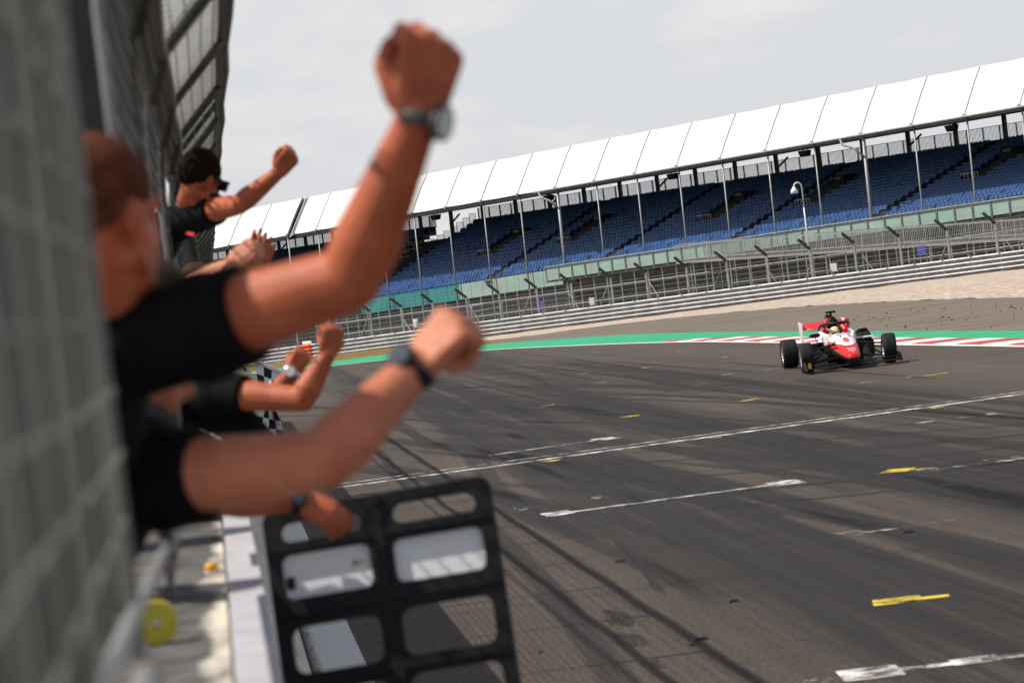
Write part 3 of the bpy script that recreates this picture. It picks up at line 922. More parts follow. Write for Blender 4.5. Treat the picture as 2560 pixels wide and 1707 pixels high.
# dark stepped stair block filling the gap between the two stands
for i in range(NR - 4):
    b0 = 1 + i * TREAD; h1 = row_h(i, -24) + .30
    mb = MB(); mb.hexa([SP(-32.0, b0 - .3, -11.5), SP(-24.45, b0 - .3, -11.5), SP(-24.45, b0 + .72, -11.5), SP(-32.0, b0 + .72, -11.5), SP(-32.0, b0 - .3, h1), SP(-24.45, b0 - .3, h1), SP(-24.45, b0 + .72, h1), SP(-32.0, b0 + .72, h1)])
    mb.build('stair_step', M['dark_fill'], stand)
    if i % 2 == 0:
        mb = MB()
        for x_ in (-31.5, -29.8, -28.0, -26.2): mb.beam(SP(x_, b0 - .35, h1), SP(x_, b0 - .35, h1 + 1.05), .05, .05, up=S_a)
        mb.beam(SP(-31.6, b0 - .35, h1 + 1.05), SP(-24.6, b0 - .35, h1 + 1.05), .05, .05); mb.beam(SP(-31.6, b0 - .35, h1 + .55), SP(-24.6, b0 - .35, h1 + .55), .04, .04)
        mb.build('stair_rail', M['pole_steel'], stand)
# --- front panels: teal boards, then pale green ones, flush under the first row; further right they stand on a raised front walk
def front_panel(s0, s1, b, h0, h1, m, name, parent, t=.05):
    mb = MB()
    mb.hexa([SP(s0, b, h0(s0)), SP(s1, b, h0(s1)), SP(s1, b + t, h0(s1)), SP(s0, b + t, h0(s0)), SP(s0, b, h1(s0)), SP(s1, b, h1(s1)), SP(s1, b + t, h1(s1)), SP(s0, b + t, h1(s0))])
    return mb.build(name, m, parent)
s = -24.0
while s < 11.0:
    e = min(s + 2.0, 11.0)
    m = M['teal'] if s < -6.5 else (M['seafoam'] if int(s * 3) % 4 else M['seafoam2'])
    front_panel(s + .025, e - .025, .45, lambda x: hb(x) - 1.70, lambda x: hb(x) - .06, m, 'front_panel', stand)
    s = e
s = -83.0
while s < -33:
    front_panel(s + .025, s + 2.4, .45, lambda x: hb(x) - 1.70, lambda x: hb(x) - .06, M['teal'], 'front_panel', stand2); s += 2.45
rt = lambda x: -7.79 + .0052 * (x - 13.8)
rb = lambda x: -9.13 + .007 * (x - 13.8)
s = 11.4; q = 0
while s < 88:
    e = s + 2.0
    front_panel(s + .11, e - .11, -2.0, rb, lambda x: rt(x) - .10, M['seafoam'] if q % 3 else M['seafoam2'], 'front_panel', stand)
    mb = MB()
    for o_ in (-.06, .06): mb.beam(SP(s + o_, -2.05, rb(s) - .25), SP(s + o_, -2.05, rt(s)), .05, .05, up=S_a)
    for h_ in (.3, .62, .95): mb.box(SP(s, -2.05, rb(s) + h_), (.2, .06, .06), SROT)
    mb.build('panel_post', M['galv'], stand)
    s = e; q += 1
mb = MB(); mb.beam(SP(11.3, -2.1, rt(11.3)), SP(88, -2.1, rt(88)), .10, .08); mb.build('walk_handrail', M['scaffold'], stand)
mb = MB(); mb.hexa([SP(11.3, -1.9, rb(11.3) - .25), SP(88, -1.9, rb(88) - .25), SP(88, .6, rb(88) - .25), SP(11.3, .6, rb(11.3) - .25), SP(11.3, -1.9, rb(11.3) - .06), SP(88, -1.9, rb(88) - .06), SP(88, .6, rb(88) - .06), SP(11.3, .6, rb(11.3) - .06)])
mb.build('front_walk', M['dark_deck'], stand)

# --- floodlights / loudspeakers hung under the canopy edge
SPK = [(7.5, 'black loudspeaker hanging under the canopy beside the first thick downpipe column'), (26.3, 'black loudspeaker under the canopy edge, second from the thick left downpipe column'), (44.2, 'black loudspeaker under the canopy edge above the white lamp post'), (62.0, 'black loudspeaker under the canopy edge, rightmost of the row'), (-11.6, 'black loudspeaker hanging against open sky beside the empty left end of the blue seats')]
for s, lb in SPK:
    r = thing('loudspeaker', lb, 'loudspeaker', SP(s, 3, -.9), SROTZ, 'loudspeakers under the canopy')
    mb = MB(); mb.hexa([SP(s - .42, 2.6, -1.0), SP(s + .42, 2.6, -1.0), SP(s + .34, 3.2, -1.0), SP(s - .34, 3.2, -1.0), SP(s - .55, 2.5, -.45), SP(s + .55, 2.5, -.45), SP(s + .45, 3.3, -.45), SP(s - .45, 3.3, -.45)])
    mb.build('cabinet', M['black_plastic'], r)
    for e_ in (-.3, .3):
        mb = MB(); mb.beam(SP(s + e_, 3, -.46), SP(s + e_, 3, -.05), .06, .06, up=S_a); mb.build('bracket', M['dark_steel'], r)

# ================================================================ scaffolding in front of and below the stand
def frame_bay(s, lb, diag):
    r = thing('scaffold_bay', lb, 'scaffolding', SP(s + 2, -1.6, GROUND_H), SROTZ, 'scaffold bays below the seating')
    top = (hb(s) - 1.7) if s < 11 else rb(s) - .3
    for o_ in (0, 2.0):
        mb = MB(); mb.tube([SP(s + o_, -1.6, GROUND_H), SP(s + o_, -1.6, top)], .055, 6); mb.build('standard', M['scaffold'], r)
    for h_ in (-10.6, -11.9):
        h2 = h_ + .006 * s
        if h2 > top: continue
        mb = MB(); mb.tube([SP(s - .1, -1.66, h2), SP(s + 3.98, -1.66, h2)], .055, 6); mb.build('ledger', M['scaffold'], r)
    if diag:
        mb = MB(); a, b = (s + .1, s + 1.9) if diag > 0 else (s + 1.9, s + .1)
        mb.tube([SP(a, -1.72, -10.6), SP(b, -1.72, GROUND_H + .2)], .05, 6); mb.build('brace', M['scaffold'], r)
    mb = MB()
    for o_ in (0, 2.0): mb.box(SP(s + o_, -1.6, GROUND_H - .3), (.25, .25, .7), SROT)
    mb.build('base_plate', M['galv'], r)
q = 0
s = -30.0
while s < 84:
    frame_bay(s, 'grey tubular scaffold bay under the seating behind the wire fence', (1, 0, -1, 0, 1, -1, 0)[q % 7]); s += 4.0; q += 1

# ---- sloping access ramp with palisade rails
WT = lambda x: -7.52 - .0473 * (x - 36)
WB = lambda x: -9.16 - .0443 * (x - 36)
ramp = thing('access_ramp', 'long sloping walkway with grey palisade railings in front of the stand', 'walkway', SP(60, -5, GROUND_H), SROTZ)
s = 36.0
while s < 88:
    e = s + 2.4
    mb = MB(); mb.hexa([SP(s, -5.3, WB(s) - .2), SP(e, -5.3, WB(e) - .2), SP(e, -3.4, WB(e) - .2), SP(s, -3.4, WB(s) - .2), SP(s, -5.3, WB(s)), SP(e, -5.3, WB(e)), SP(e, -3.4, WB(e)), SP(s, -3.4, WB(s))])
    mb.build('deck_board', M['concrete'], ramp)
    mb = MB(); mb.hexa([SP(s, -5.25, WB(s) + .004), SP(e, -5.25, WB(e) + .004), SP(e, -5.2, WB(e) + .004), SP(s, -5.2, WB(s) + .004), SP(s, -5.25, WB(s) + .14), SP(e, -5.25, WB(e) + .14), SP(e, -5.2, WB(e) + .14), SP(s, -5.2, WB(s) + .14)])
    mb.build('toe_board', M['brown_ply'], ramp)
    for b_ in (-5.3, -3.45):
        mb = MB()
        mb.beam(SP(s, b_, WB(s)), SP(s, b_, WT(s) + .04), .07, .07, up=S_a)
        mb.beam(SP(s, b_, WT(s) - .08), SP(e, b_, WT(e) - .08), .06, .05)
        mb.beam(SP(s, b_, WB(s) + .25), SP(e, b_, WB(e) + .25), .05, .05)
        for k in range(1, 12):
            t = k / 12; x = s + 2.4 * t
            mb.beam(SP(x, b_, WB(x) + .1), SP(x, b_, WT(x) + .08), .03, .03, up=S_a)
        mb.build('railing', M['scaffold'] if b_ < -4 else M['galv'], ramp)
    mb = MB()
    for o_ in (.1,): mb.tube([SP(s + o_, -5.1, GROUND_H - .3), SP(s + o_, -5.1, WB(s) - .19)], .06, 6)
    mb.build('ramp_leg', M['scaffold'], ramp)
    s = e
mb = MB(); mb.hexa([SP(34.0, -5.3, -9.3), SP(36, -5.3, -9.3), SP(36, -2.1, -9.3), SP(34.0, -2.1, -9.3), SP(34.0, -5.3, -9.14), SP(36, -5.3, -9.14), SP(36, -2.1, -9.14), SP(34.0, -2.1, -9.14)])
mb.build('landing', M['concrete'], ramp)
mb = MB()
for x in [34.0 + .18 * k for k in range(12)]: mb.beam(SP(x, -5.3, -9.14), SP(x, -5.3, -7.62), .03, .03, up=S_a)
mb.beam(SP(34.0, -5.3, -7.62), SP(36.0, -5.3, -7.55), .06, .06)
mb.build('railing', M['scaffold'], ramp)

# ================================================================ guard rail with four corrugated beams
rail = thing('guard_rail', 'long four-tier corrugated steel guard rail behind the gravel bed', 'crash barrier', BP(BAR_LEN / 2), math.atan2(bar_dir_h.y, bar_dir_h.x))
W_PROF = [(-.05, 0.0), (-.02, .05), (-.06, .10), (-.06, .115), (.10, .150), (.11, .19), (.09, .225), (-.04, .27)]
ORANGE_S = None
def s_of(px):
    lo, hi = -10.0, BAR_LEN * 1.6
    for _ in range(50):
        m_ = (lo + hi) / 2
        if pxof(BP(m_)) < px: lo = m_
        else: hi = m_
    return lo
so0, so1 = s_of(692), s_of(719)
RAIL0, RAIL1 = -8.0, BAR_LEN + 9
cuts = []
s = RAIL0
while s < RAIL1: cuts.append(s); s += 4.0
segs = []
for a, b in zip(cuts, cuts[1:]):
    if b < so0 or a > so1: segs.append((a, b))
    else:
        if a < so0 - .3: segs.append((a, so0))
        if b > so1 + .3: segs.append((so1, b))
for (a, b) in segs:
    for tier in range(4):
        mb = MB(); h0 = .03 + tier * .285
        secs = []
        for s in (a + .01, b - .01):
            sec = [BP(s, .02 + o_, h0 + h_ * .93) for o_, h_ in W_PROF] + [BP(s, -.02 + o_, h0 + h_ * .93) for o_, h_ in reversed(W_PROF)]
            secs.append(sec)
        mb.loft(secs)
        mb.build('rail_beam', M['galv_rail'], rail)
mb = MB(); mb.hexa([BP(RAIL0, -.07, 0), BP(RAIL1, -.07, 0), BP(RAIL1, -.04, 0), BP(RAIL0, -.04, 0), BP(RAIL0, -.07, 1.08), BP(RAIL1, -.07, 1.08), BP(RAIL1, -.04, 1.08), BP(RAIL0, -.04, 1.08)]); mb.build('gap_shade', M['dark_steel'], rail)  # dark sheet painting the shade in the gaps between beams
s = RAIL0
while s < RAIL1:
    mb = MB(); mb.beam(BP(s, -.10, -.3), BP(s, -.10, 1.16), .11, .16, up=bar_n)
    mb.box(BP(s, .07, 1.17), (.2, .2, .05)); mb.build('rail_post', M['galv'], rail); s += 2.0
ob = thing('orange_barrier', 'bright orange ribbed marshal gap panel set in the steel guard rail', 'barrier', BP((so0 + so1) / 2), math.atan2(bar_dir_h.y, bar_dir_h.x))
for tier in range(4):
    mb = MB(); secs = []
    for s in (so0 + .02, so1 - .02):
        secs.append([BP(s, .10 + o_ * 1.3, .02 + tier * .285 + h_ * .96) for o_, h_ in W_PROF] + [BP(s, .04 + o_, .02 + tier * .285 + h_ * .96) for o_, h_ in reversed(W_PROF)])
    mb.loft(secs); mb.build('panel', M['orange'], ob)
mb = MB(); mb.box(BP(so1 - .45, -.05, 1.27), (.9, .12, .22), Matrix.Rotation(math.atan2(bar_dir_h.y, bar_dir_h.x), 3, 'Z')); mb.build('cap_plate', M['white_paint'], ob)

# ================================================================ catch fence behind the guard rail: posts with cranked black arms, wires, diamond mesh
cf = thing('catch_fence', 'tall wire catch fence with cranked black-topped posts behind the guard rail', 'fence', BP(BAR_LEN / 2, -.5), math.atan2(bar_dir_h.y, bar_dir_h.x))
POSTX = [832, 905, 976, 1054, 1129, 1215, 1295, 1386, 1467, 1560, 1652, 1745, 1845, 1946, 2050, 2160, 2271, 2390]
ss = [s_of(x) for x in (600, 680, 757)] + [s_of(x + 19) for x in POSTX]
step = ss[3] - ss[2]
FH = 2.95
for s in ss:
    mb = MB(); mb.beam(BP(s, -.45, -.4), BP(s, -.45, FH), .13, .11, up=bar_n); mb.build('fence_post', M['galv'], cf)
    mb = MB(); mb.beam(BP(s, -.45, FH), BP(s - .32, .33, FH + .72), .15, .13, up=bar_n); mb.build('post_arm', M['dark_steel'], cf)
f0, f1 = ss[0] - 3, ss[-1] + 3
for j in range(8):
    h = .35 + j * .32
    mb = MB(); mb.beam(BP(f0, -.40, h), BP(f1, -.40, h), .022, .022); mb.build('fence_wire', M['galv'], cf)
for j in range(3):
    t = (j + 1) / 3
    mb = MB(); mb.beam(BP(f0, -.45 + .78 * t, FH + .72 * t), BP(f1, -.45 + .78 * t, FH + .72 * t), .018, .018); mb.build('fence_wire', M['galv'], cf)
mb = MB()
x = f0
w = .006
while x < f1 - FH:
    for d in (1, -1):
        a = x if d > 0 else x + FH
        b = a + d * FH
        p, q = BP(a, -.42, 0), BP(b, -.42, FH)
        u = bar_dir_h * w
        mb.add([p - u, p + u, q + u, q - u], [(0, 1, 2, 3)])
    x += .15
o = mb.build('chain_link', M['link'], cf); o['kind'] = 'stuff'

# ---- odds and ends behind the fence
def sign_box(px, py, d, w, h, m, name, lb, cat, grp=None, legs=True):
    c = U(px, py, d)
    r = thing(name, lb, cat, c - V((0, 0, h / 2)), math.atan2(bar_dir_h.y, bar_dir_h.x), grp)
    R3 = Matrix.Rotation(math.atan2(bar_dir_h.y, bar_dir_h.x), 3, 'Z')
    mb = MB(); mb.box(c, (w, .12, h), R3); mb.box(c + V((0, 0, 0)) - bar_n * 0.02, (w * .9, .14, h * .9), R3); mb.build('panel', m, r)
    if legs:
        mb = MB()
        for e in (-.38, .38):
            p = c + bar_dir_h * (w * e) - bar_n * .12; mb.beam(p - V((0, 0, h * .4)), V((p.x, p.y, -2.3)), .05, .05, up=bar_n)
        mb.build('leg', M['galv'], r)
WB_ = 'white boards behind the wire fence'
sign_box(955, 742, 193, .42, .62, M['white_paint'], 'board', 'small white board behind the fence, nearest the raised dark-watch fist', 'board', WB_)
sign_box(1360, 692, 183, .42, .52, M['white_paint'], 'board', 'white board just above the guard rail below the pale green panels', 'board', WB_)
sign_box(1915, 614, 170, .48, .52, M['white_paint'], 'board', 'white board behind the fence, straight above the racing car', 'board', WB_)
BB_ = 'blue panels on the fence'
sign_box(1247, 698, 188, .42, .42, M['blue_panel'], 'blue_sign', 'small square blue panel beside a fence post in the middle', 'sign', BB_)
sign_box(2117, 575, 172, .62, .60, M['blue_panel'], 'blue_sign', 'larger pale blue panel below the sloping ramp', 'sign', BB_)
sign_box(1231, 671, 200, .18, .18, M['red_sign'], 'red_lamp', 'tiny red marker under the pale green panels', 'sign', None)
# lamp post with a swan-neck head
lp = U(1866, 640, 180); lp.z = -1.3
lamp = thing('street_lamp', 'white swan-neck lamp post standing in front of the blue seats', 'street lamp', lp)
topz = U(1842, 415, 180).z
mb = MB(); mb.tube([lp, V((lp.x, lp.y, topz - 1.3))], [.07, .055], 10); mb.build('post', M['scaffold'], lamp, True)
mb = MB(); mb.tube([V((lp.x, lp.y, topz - 1.3)), V((lp.x, lp.y, topz - .4))] + [V((lp.x - .27 + .27 * math.cos(a), lp.y, topz - .4 + .30 * math.sin(a))) for a in [PI * q / 8 for q in range(1, 9)]], .05, 8); mb.build('swan_neck', M['white_paint'], lamp, True)
mb = MB(); hc = V((lp.x - .54, lp.y, topz - .4)); mb.tube([hc + V((0, 0, .05)), hc - V((0, 0, .1)), hc - V((0, 0, .2)), hc - V((0, 0, .42))], [.07, .16, .24, .26], 14); mb.build('lamp_head', M['white_paint'], lamp, True)
mb = MB(); mb.tube([hc - V((0, 0, .425)), hc - V((0, 0, .46))], [.22, .2], 14); mb.build('lamp_lens', M['dark_steel'], lamp, True)
# white-railed service trolley frame behind the fence
tf = thing('pipe_frame', 'rectangular white pipe frame standing low behind the fence', 'frame', U(1122, 700, 195))
pts = [U(1084, 717, 195), U(1153, 704, 195), U(1153, 690, 195), U(1084, 702, 195)]
for i in range(4):
    mb = MB(); mb.tube([pts[i], pts[(i + 1) % 4]], .05, 6); mb.build('pipe', M['scaffold'], tf)
for i in range(2):
    p = pts[i]; mb = MB(); mb.tube([p, V((p.x, p.y, -2.2))], .05, 6); mb.build('leg', M['scaffold'], tf)
# ================================================================ PIT WALL, its white cap, the platform behind
WALL_Z = 1.68
def ledge_mat():
    m = mat('stained_ledge', (.085, .082, .078), .85, 0, .55, 9, .3, 50)
    t = m.node_tree; b = t.nodes['Principled BSDF']; src = b.inputs['Base Color'].links[0].from_socket
    tc = N(t, 'ShaderNodeTexCoord'); sx = N(t, 'ShaderNodeSeparateXYZ'); L(t, tc.outputs['Object'], sx.inputs[0])
    mp = N(t, 'ShaderNodeMapping'); mp.inputs['Scale'].default_value = (9, 2.2, 1); L(t, tc.outputs['Object'], mp.inputs[0])
    nz = N(t, 'ShaderNodeTexNoise'); nz.inputs['Scale'].default_value = 1; nz.inputs['Detail'].default_value = 6; L(t, mp.outputs[0], nz.inputs['Vector'])
    mr = N(t, 'ShaderNodeMapRange'); mr.inputs[1].default_value = -.15; mr.inputs[2].default_value = -.03; mr.inputs[3].default_value = -.28; mr.inputs[4].default_value = .16; L(t, sx.outputs[0], mr.inputs[0])
    ad = N(t, 'ShaderNodeMath', operation='ADD'); L(t, nz.outputs[0], ad.inputs[0]); L(t, mr.outputs[0], ad.inputs[1])
    th = N(t, 'ShaderNodeMapRange'); th.inputs[1].default_value = .47; th.inputs[2].default_value = .66; L(t, ad.outputs[0], th.inputs[0])
    mx = N(t, 'ShaderNodeMix', data_type='RGBA'); L(t, th.outputs[0], mx.inputs[0]); L(t, src, mx.inputs[6]); mx.inputs[7].default_value = (.62, .58, .48, 1)
    L(t, mx.outputs[2], b.inputs['Base Color'])
    return m
M['ledge'] = ledge_mat()
M['cap_white'] = mat('cap_white_paint', (0.46, 0.45, 0.48), 0.6, 0, 0.16, 7, 0.15, 40)
M['grime_white'] = mat('grimy_white_paint', (0.66, 0.64, 0.60), 0.7, 0, 0.35, 9, 0.2, 50, col2=(0.20, 0.18, 0.15))
wall = thing('pit_wall', 'long pit wall with a white painted outer cap below the wire fence', 'wall', (0, 20, 0))
y = -4.0
while y < 61:
    e = y + 3.0
    mb = MB()
    a, b = y + .004, e - .004
    prof = [(.04, WALL_Z), (.05, .95), (.39, .0), (.39, -.1), (-.33, -.1), (-.33, WALL_Z)]
    mb.loft([[V((x, a, z)) for x, z in prof], [V((x, b, z)) for x, z in prof]])
    mb.build('wall_block', M['grime_white'], wall)
    mb = MB(); mb.box(((-.032 + .055) / 2, (a + b) / 2, WALL_Z + .018), (.087, b - a, .036)); mb.build('wall_cap', M['cap_white'], wall)
    mb = MB(); mb.box(((-.33 - .034) / 2 - .003, (a + b) / 2, WALL_Z + .008), (.29, b - a, .016)); mb.build('ledge_slab', M['ledge'], wall)
    y = e
mb = MB(); mb.box((-1.65, 20, .45), (2.6, 60, .9)); mb.box((-.9, 12, 1.12), (1.0, 3.2, .44))
struct(mb.build('pit_platform', M['concrete']))

# ================================================================ PIT FENCE: runs of steel mesh with a cranked top, open where the crew lean out
F_PROF = [(-.12, 2.13), (-.12, 2.80), (-.12, 2.94), (-.105, 3.09), (-.05, 3.25), (.07, 3.375), (.19, 3.5)]
M['wire_light'] = mat('bright_wire', (.20, .20, .175), .5, .3, .3, 2)
OPEN = [(2.92, 4.50), (7.75, 9.75), (11.3, 12.9)]
FY0, FY1 = -2.2, 58.0
fence = thing('pit_fence', 'tall grey wire mesh fence with cranked overhanging top, along the pit wall', 'fence', (-.12, 20, 2.13))
y = -1.65
while y < FY1:
    mb = MB()
    if not any(a < y < b for a, b in OPEN) and y > 3: mb.tube([V((x + .004, y, z)) for x, z in F_PROF[:5]], .016, 6)
    mb.tube([V((x + .010, y, z)) for x, z in F_PROF[3:]], .024, 8); mb.build('curved_rib', M['rib_steel'], fence, True); y += 2.0
for y in [e for o_ in OPEN for e in o_]:
    mb = MB(); mb.tube([V((-.12, y, 2.04)), V((-.12, y, 2.80)), V((-.12, y, 2.94)), V((-.105, y, 3.09))], .009, 8); mb.build('end_post', M['pole_steel'], fence, True)
def long_tube(y0, y1, x, z, rr, m):
    mb = MB(); n = max(2, int((y1 - y0) / 1.0))
    mb.tube([V((x + .006 * math.sin(q * 2.3) * (rr > .02), y0 + (y1 - y0) * q / n, z + (.008 * math.sin(q * 1.7) if rr > .026 else 0))) for q in range(n + 1)], rr, 8)
    mb.build('long_tube', m, fence, True)
RUNS = []
c_ = FY0
for a, b in OPEN: RUNS.append((c_, a)); c_ = b
RUNS.append((c_, FY1))
long_tube(FY0, FY1, .19, 3.5, .036, M['rib_steel']); long_tube(FY0, FY1, -.05, 3.25, .032, M['rib_steel']); long_tube(FY0, FY1, -.105, 3.09, .009, M['rib_steel'])
for a, b in RUNS: long_tube(a, b, -.112, 2.02, .017, M['pole_steel'])
mb = MB()
y = FY0; KW = 0
while y < FY1:
    bar = .0026
    pr = F_PROF if not any(a < y < b for a, b in OPEN) else (F_PROF[1:] if 7 < y < 10 else F_PROF[3:])
    if KW % 3 == 0: pr = [e for e in pr if e[1] < 3.26]
    for (x0, z0), (x1, z1) in zip(pr, pr[1:]):
        p, q = V((x0, y, z0)), V((x1, y, z1))
        d = (q - p).normalized(); nn_ = V((d.z, 0, -d.x)) * bar; yy = V((0, bar, 0))
        mb.add([p - yy, p + nn_, p + yy, p - nn_, q - yy, q + nn_, q + yy, q - nn_], [(0, 1, 5, 4), (1, 2, 6, 5), (2, 3, 7, 6), (3, 0, 4, 7)])
    y += .05 if y < 20 else .08
    KW += 1
o = mb.build('wire_mesh', M['mesh_wire'], fence); o['kind'] = 'stuff'
mb = MB()
L_ = [0]
for (x0, z0), (x1, z1) in zip(F_PROF, F_PROF[1:]): L_.append(L_[-1] + math.hypot(x1 - x0, z1 - z0))
def at_prof(t):
    for k in range(len(F_PROF) - 1):
        if t <= L_[k + 1]:
            u = (t - L_[k]) / (L_[k + 1] - L_[k]); return F_PROF[k][0] * (1 - u) + F_PROF[k + 1][0] * u, F_PROF[k][1] * (1 - u) + F_PROF[k + 1][1] * u
    return F_PROF[-1]
t = .07
while t < 1.60:
    x, z = at_prof(t); rj = random.Random(int(t * 100))
    for (y0, y1) in (RUNS if z < 2.80 else [RUNS[0], (RUNS[1][0], RUNS[2][1]), RUNS[3]] if z < 3.08 else [(FY0, FY1)]):
        n = max(3, int((y1 - y0) / .7))
        mb.tube([V((x + .008 + rj.uniform(-.003, .003), y0 + (y1 - y0) * q / n, z + rj.uniform(-.006, .006))) for q in range(n + 1)], .0031, 4, cap=False)
    t += .07
o = mb.build('long_wires', M['wire_light'], fence); o['kind'] = 'stuff'
mb = MB(); mb.tube([V((-.128, .3, 2.13)), V((-.124, 2.2, 2.11)), V((-.095, 4.45, 2.06))], .009, 8); mb.build('bottom_rail', M['pole_steel'], fence, True)
for k_ in range(15):
    y_ = -.2 + .21 * k_ + .05 * math.sin(k_ * 2.1)
    mb = MB(); mb.tube([V((-.113, y_, 2.14)), V((-.113, y_, 2.94)), V((-.098, y_, 3.09))], .0030, 6); mb.build('stay_bar', M['wire_light'], fence)
sc_r = thing('sky_blocker', 'dark slim column added behind the fence on the platform to block bright sky', 'column', (-.46, 13.6, .9))  # added column, hides the bright sky behind the fence opening
mb = MB(); mb.box((-.46, 13.6, 2.55), (.34, .5, 3.3)); mb.build('cabinet', M['dark_steel'], sc_r)
mb = MB(); mb.box((-.46, 13.6, 4.24), (.40, .56, .06)); mb.build('cap', M['dark_steel'], sc_r)
for a_, b_ in ((4.55, 6.55), (7.25, 7.72), (9.8, 11.25), (12.95, 57.9)):
    mb = MB(); mb.box((-.122, (a_ + b_) / 2, 2.045), (.006, b_ - a_ - .06, .23)); mb.build('shadow_plate', M['rib_steel'], fence)  # solid plate added to close a lit strip in the ground shadow

# ---- things lying on the ledge
g = G(362, 1452, WALL_Z + .045)
g = V((max(g.x, -.27), g.y, g.z))
tr = thing('tape_roll', 'bright yellow roll of tape lying on the dark wall ledge', 'tape', (g.x, g.y, WALL_Z + .016))
mb = MB(); R1, R2, H_ = .048, .011, .05; n = 24
for j in range(n):
    a, b = 2 * PI * j / n, 2 * PI * (j + 1) / n
    def q(rr, an, z): return V((g.x + rr * math.cos(an), g.y + z + .25 * rr * math.cos(an), WALL_Z + .017 + R1 + rr * math.sin(an)))
    v = [q(R2, a, 0), q(R1, a, 0), q(R1, b, 0), q(R2, b, 0), q(R2, a, H_), q(R1, a, H_), q(R1, b, H_), q(R2, b, H_)]
    mb.add(v, [(0, 3, 2, 1), (4, 5, 6, 7), (1, 2, 6, 5), (0, 4, 7, 3)])
mb.build('roll', M['yellow'], tr)
def small(px, py, build_, name, lb, cat):
    g = G(px, py, WALL_Z + .02); r = thing(name, lb, cat, (g.x, g.y, WALL_Z + .016)); build_(r, g); return r
def capb(r, g):
    mb = MB(); b_ = V((g.x, g.y, WALL_Z + .017)); mb.tube([b_, b_ + V((0, 0, .022)), b_ + V((0, 0, .028))], [.019, .019, .012], 14); mb.build('cap', mat('amber', (.75, .36, .02), .4), r, True)
    mb = MB(); mb.tube([b_ + V((0, 0, .0)), b_ + V((0, 0, .005))], [.021, .021], 14); mb.build('ring', M['white_plastic'], r)
small(487, 1312, capb, 'bottle_cap', 'small amber cap lying at the inner edge of the white wall cap', 'cap')

# ================================================================ PIT BOARD
pb_c = U(600, 1178, 7.0)
pu = (U(1125, 1090, 6.97) - pb_c).normalized()
pd = (U(668, 1660, 6.87) - pb_c); pd = (pd - pu * pd.dot(pu)).normalized()
pn = pu.cross(pd)
if pn.dot(CF) > 0: pn = -pn
S_ = K * 7.0 / FPX
board = thing('pit_board', 'black slotted pit board with two white blank panels hung over the wall', 'pit board', pb_c + pd * .6, 0)
def bpnt(u, v, w=0.0): return pb_c + pu * (u * S_) + pd * (v * S_) + pn * w
def rrect(u0, v0, u1, v1, r, n=6):
    out = []
    for (cx, cy, a0) in ((u1 - r, v0 + r, -90), (u1 - r, v1 - r, 0), (u0 + r, v1 - r, 90), (u0 + r, v0 + r, 180)):
        for i in range(n + 1):
            a = math.radians(a0 + 90 * i / n); out.append((cx + r * math.cos(a), cy + r * math.sin(a)))
    return out
holes = [rrect(40, 34, 226, 80, 22), rrect(300, 30, 492, 78, 22), rrect(32, 108, 236, 210, 20), rrect(290, 112, 496, 212, 20),
         rrect(34, 274, 238, 382, 26), rrect(288, 270, 496, 380, 26), rrect(34, 424, 238, 532, 26), rrect(288, 420, 496, 530, 26), rrect(34, 574, 238, 680, 26), rrect(288, 570, 496, 678, 26)]
def plate(outer, holes, t0, t1, name, m, parent):
    bm = bmesh.new(); edges = []
    for loop in [outer] + holes:
        vs = [bm.verts.new(bpnt(u, v, t0)) for u, v in loop]
        for i in range(len(vs)): edges.append(bm.edges.new((vs[i], vs[(i + 1) % len(vs)])))
    bmesh.ops.triangle_fill(bm, use_beauty=True, use_dissolve=False, edges=edges)
    fs = list(bm.faces)
    ret = bmesh.ops.extrude_face_region(bm, geom=fs)
    for e in ret['geom']:
        if isinstance(e, bmesh.types.BMVert): e.co += pn * (t1 - t0)
    bmesh.ops.recalc_face_normals(bm, faces=bm.faces)
    inv = WM[parent.name].inverted()
    bmesh.ops.transform(bm, matrix=inv, verts=bm.verts)
    me = bpy.data.meshes.new(name); bm.to_mesh(me); bm.free(); me.materials.append(m)
    o = bpy.data.objects.new(name, me); COL.objects.link(o); o.parent = parent; WM[o.name] = WM[parent.name]
    bv = o.modifiers.new('b', 'BEVEL'); bv.width = .003; bv.segments = 2; bv.limit_method = 'ANGLE'
    return o
frame = plate(rrect(0, 0, 532, 712, 30), holes, -.014, .014, 'frame', M['black_plastic'], board)
for (u0, v0, u1, v1) in ((28, 103, 240, 214), (286, 107, 504, 216)):
    mb = MB(); mb.hexa([bpnt(u0, v0, -.011), bpnt(u1, v0, -.011), bpnt(u1, v1, -.011), bpnt(u0, v1, -.011), bpnt(u0, v0, -.004), bpnt(u1, v0, -.004), bpnt(u1, v1, -.004), bpnt(u0, v1, -.004)])
    w_ = mb.build('blank_panel', M['white_plastic'], board)
mb = MB(); mb.hexa([bpnt(38, 158, -.003), bpnt(56, 158, -.003), bpnt(56, 186, -.003), bpnt(38, 186, -.003), bpnt(38, 158, .004), bpnt(56, 158, .004), bpnt(56, 186, .004), bpnt(38, 186, .004)])
mb.build('latch', M['black_plastic'], board)
mb = MB()
sc_ = [(192, 150), (196, 141), (199, 150), (203, 142), (206, 151), (209, 143), (213, 150), (216, 144), (220, 148), (224, 143)]
mb.tube([bpnt(u, v, -.002) for u, v in sc_], .0018, 5); mb.tube([bpnt(u, v + 7, -.002) for u, v in sc_[:5]], .0016, 5)
mb.build('scribble', M['yellow'], board)
for (u, v) in ((266, 18), (280, 18), (256, 92), (276, 92), (258, 232), (278, 232), (512, 20), (18, 250), (514, 240), (262, 400), (276, 400), (16, 90), (516, 96)):
    mb = MB(); mb.tube([bpnt(u, v, .014), bpnt(u, v, .019)], .007, 10); mb.build('rivet', M['black_plastic'], board)
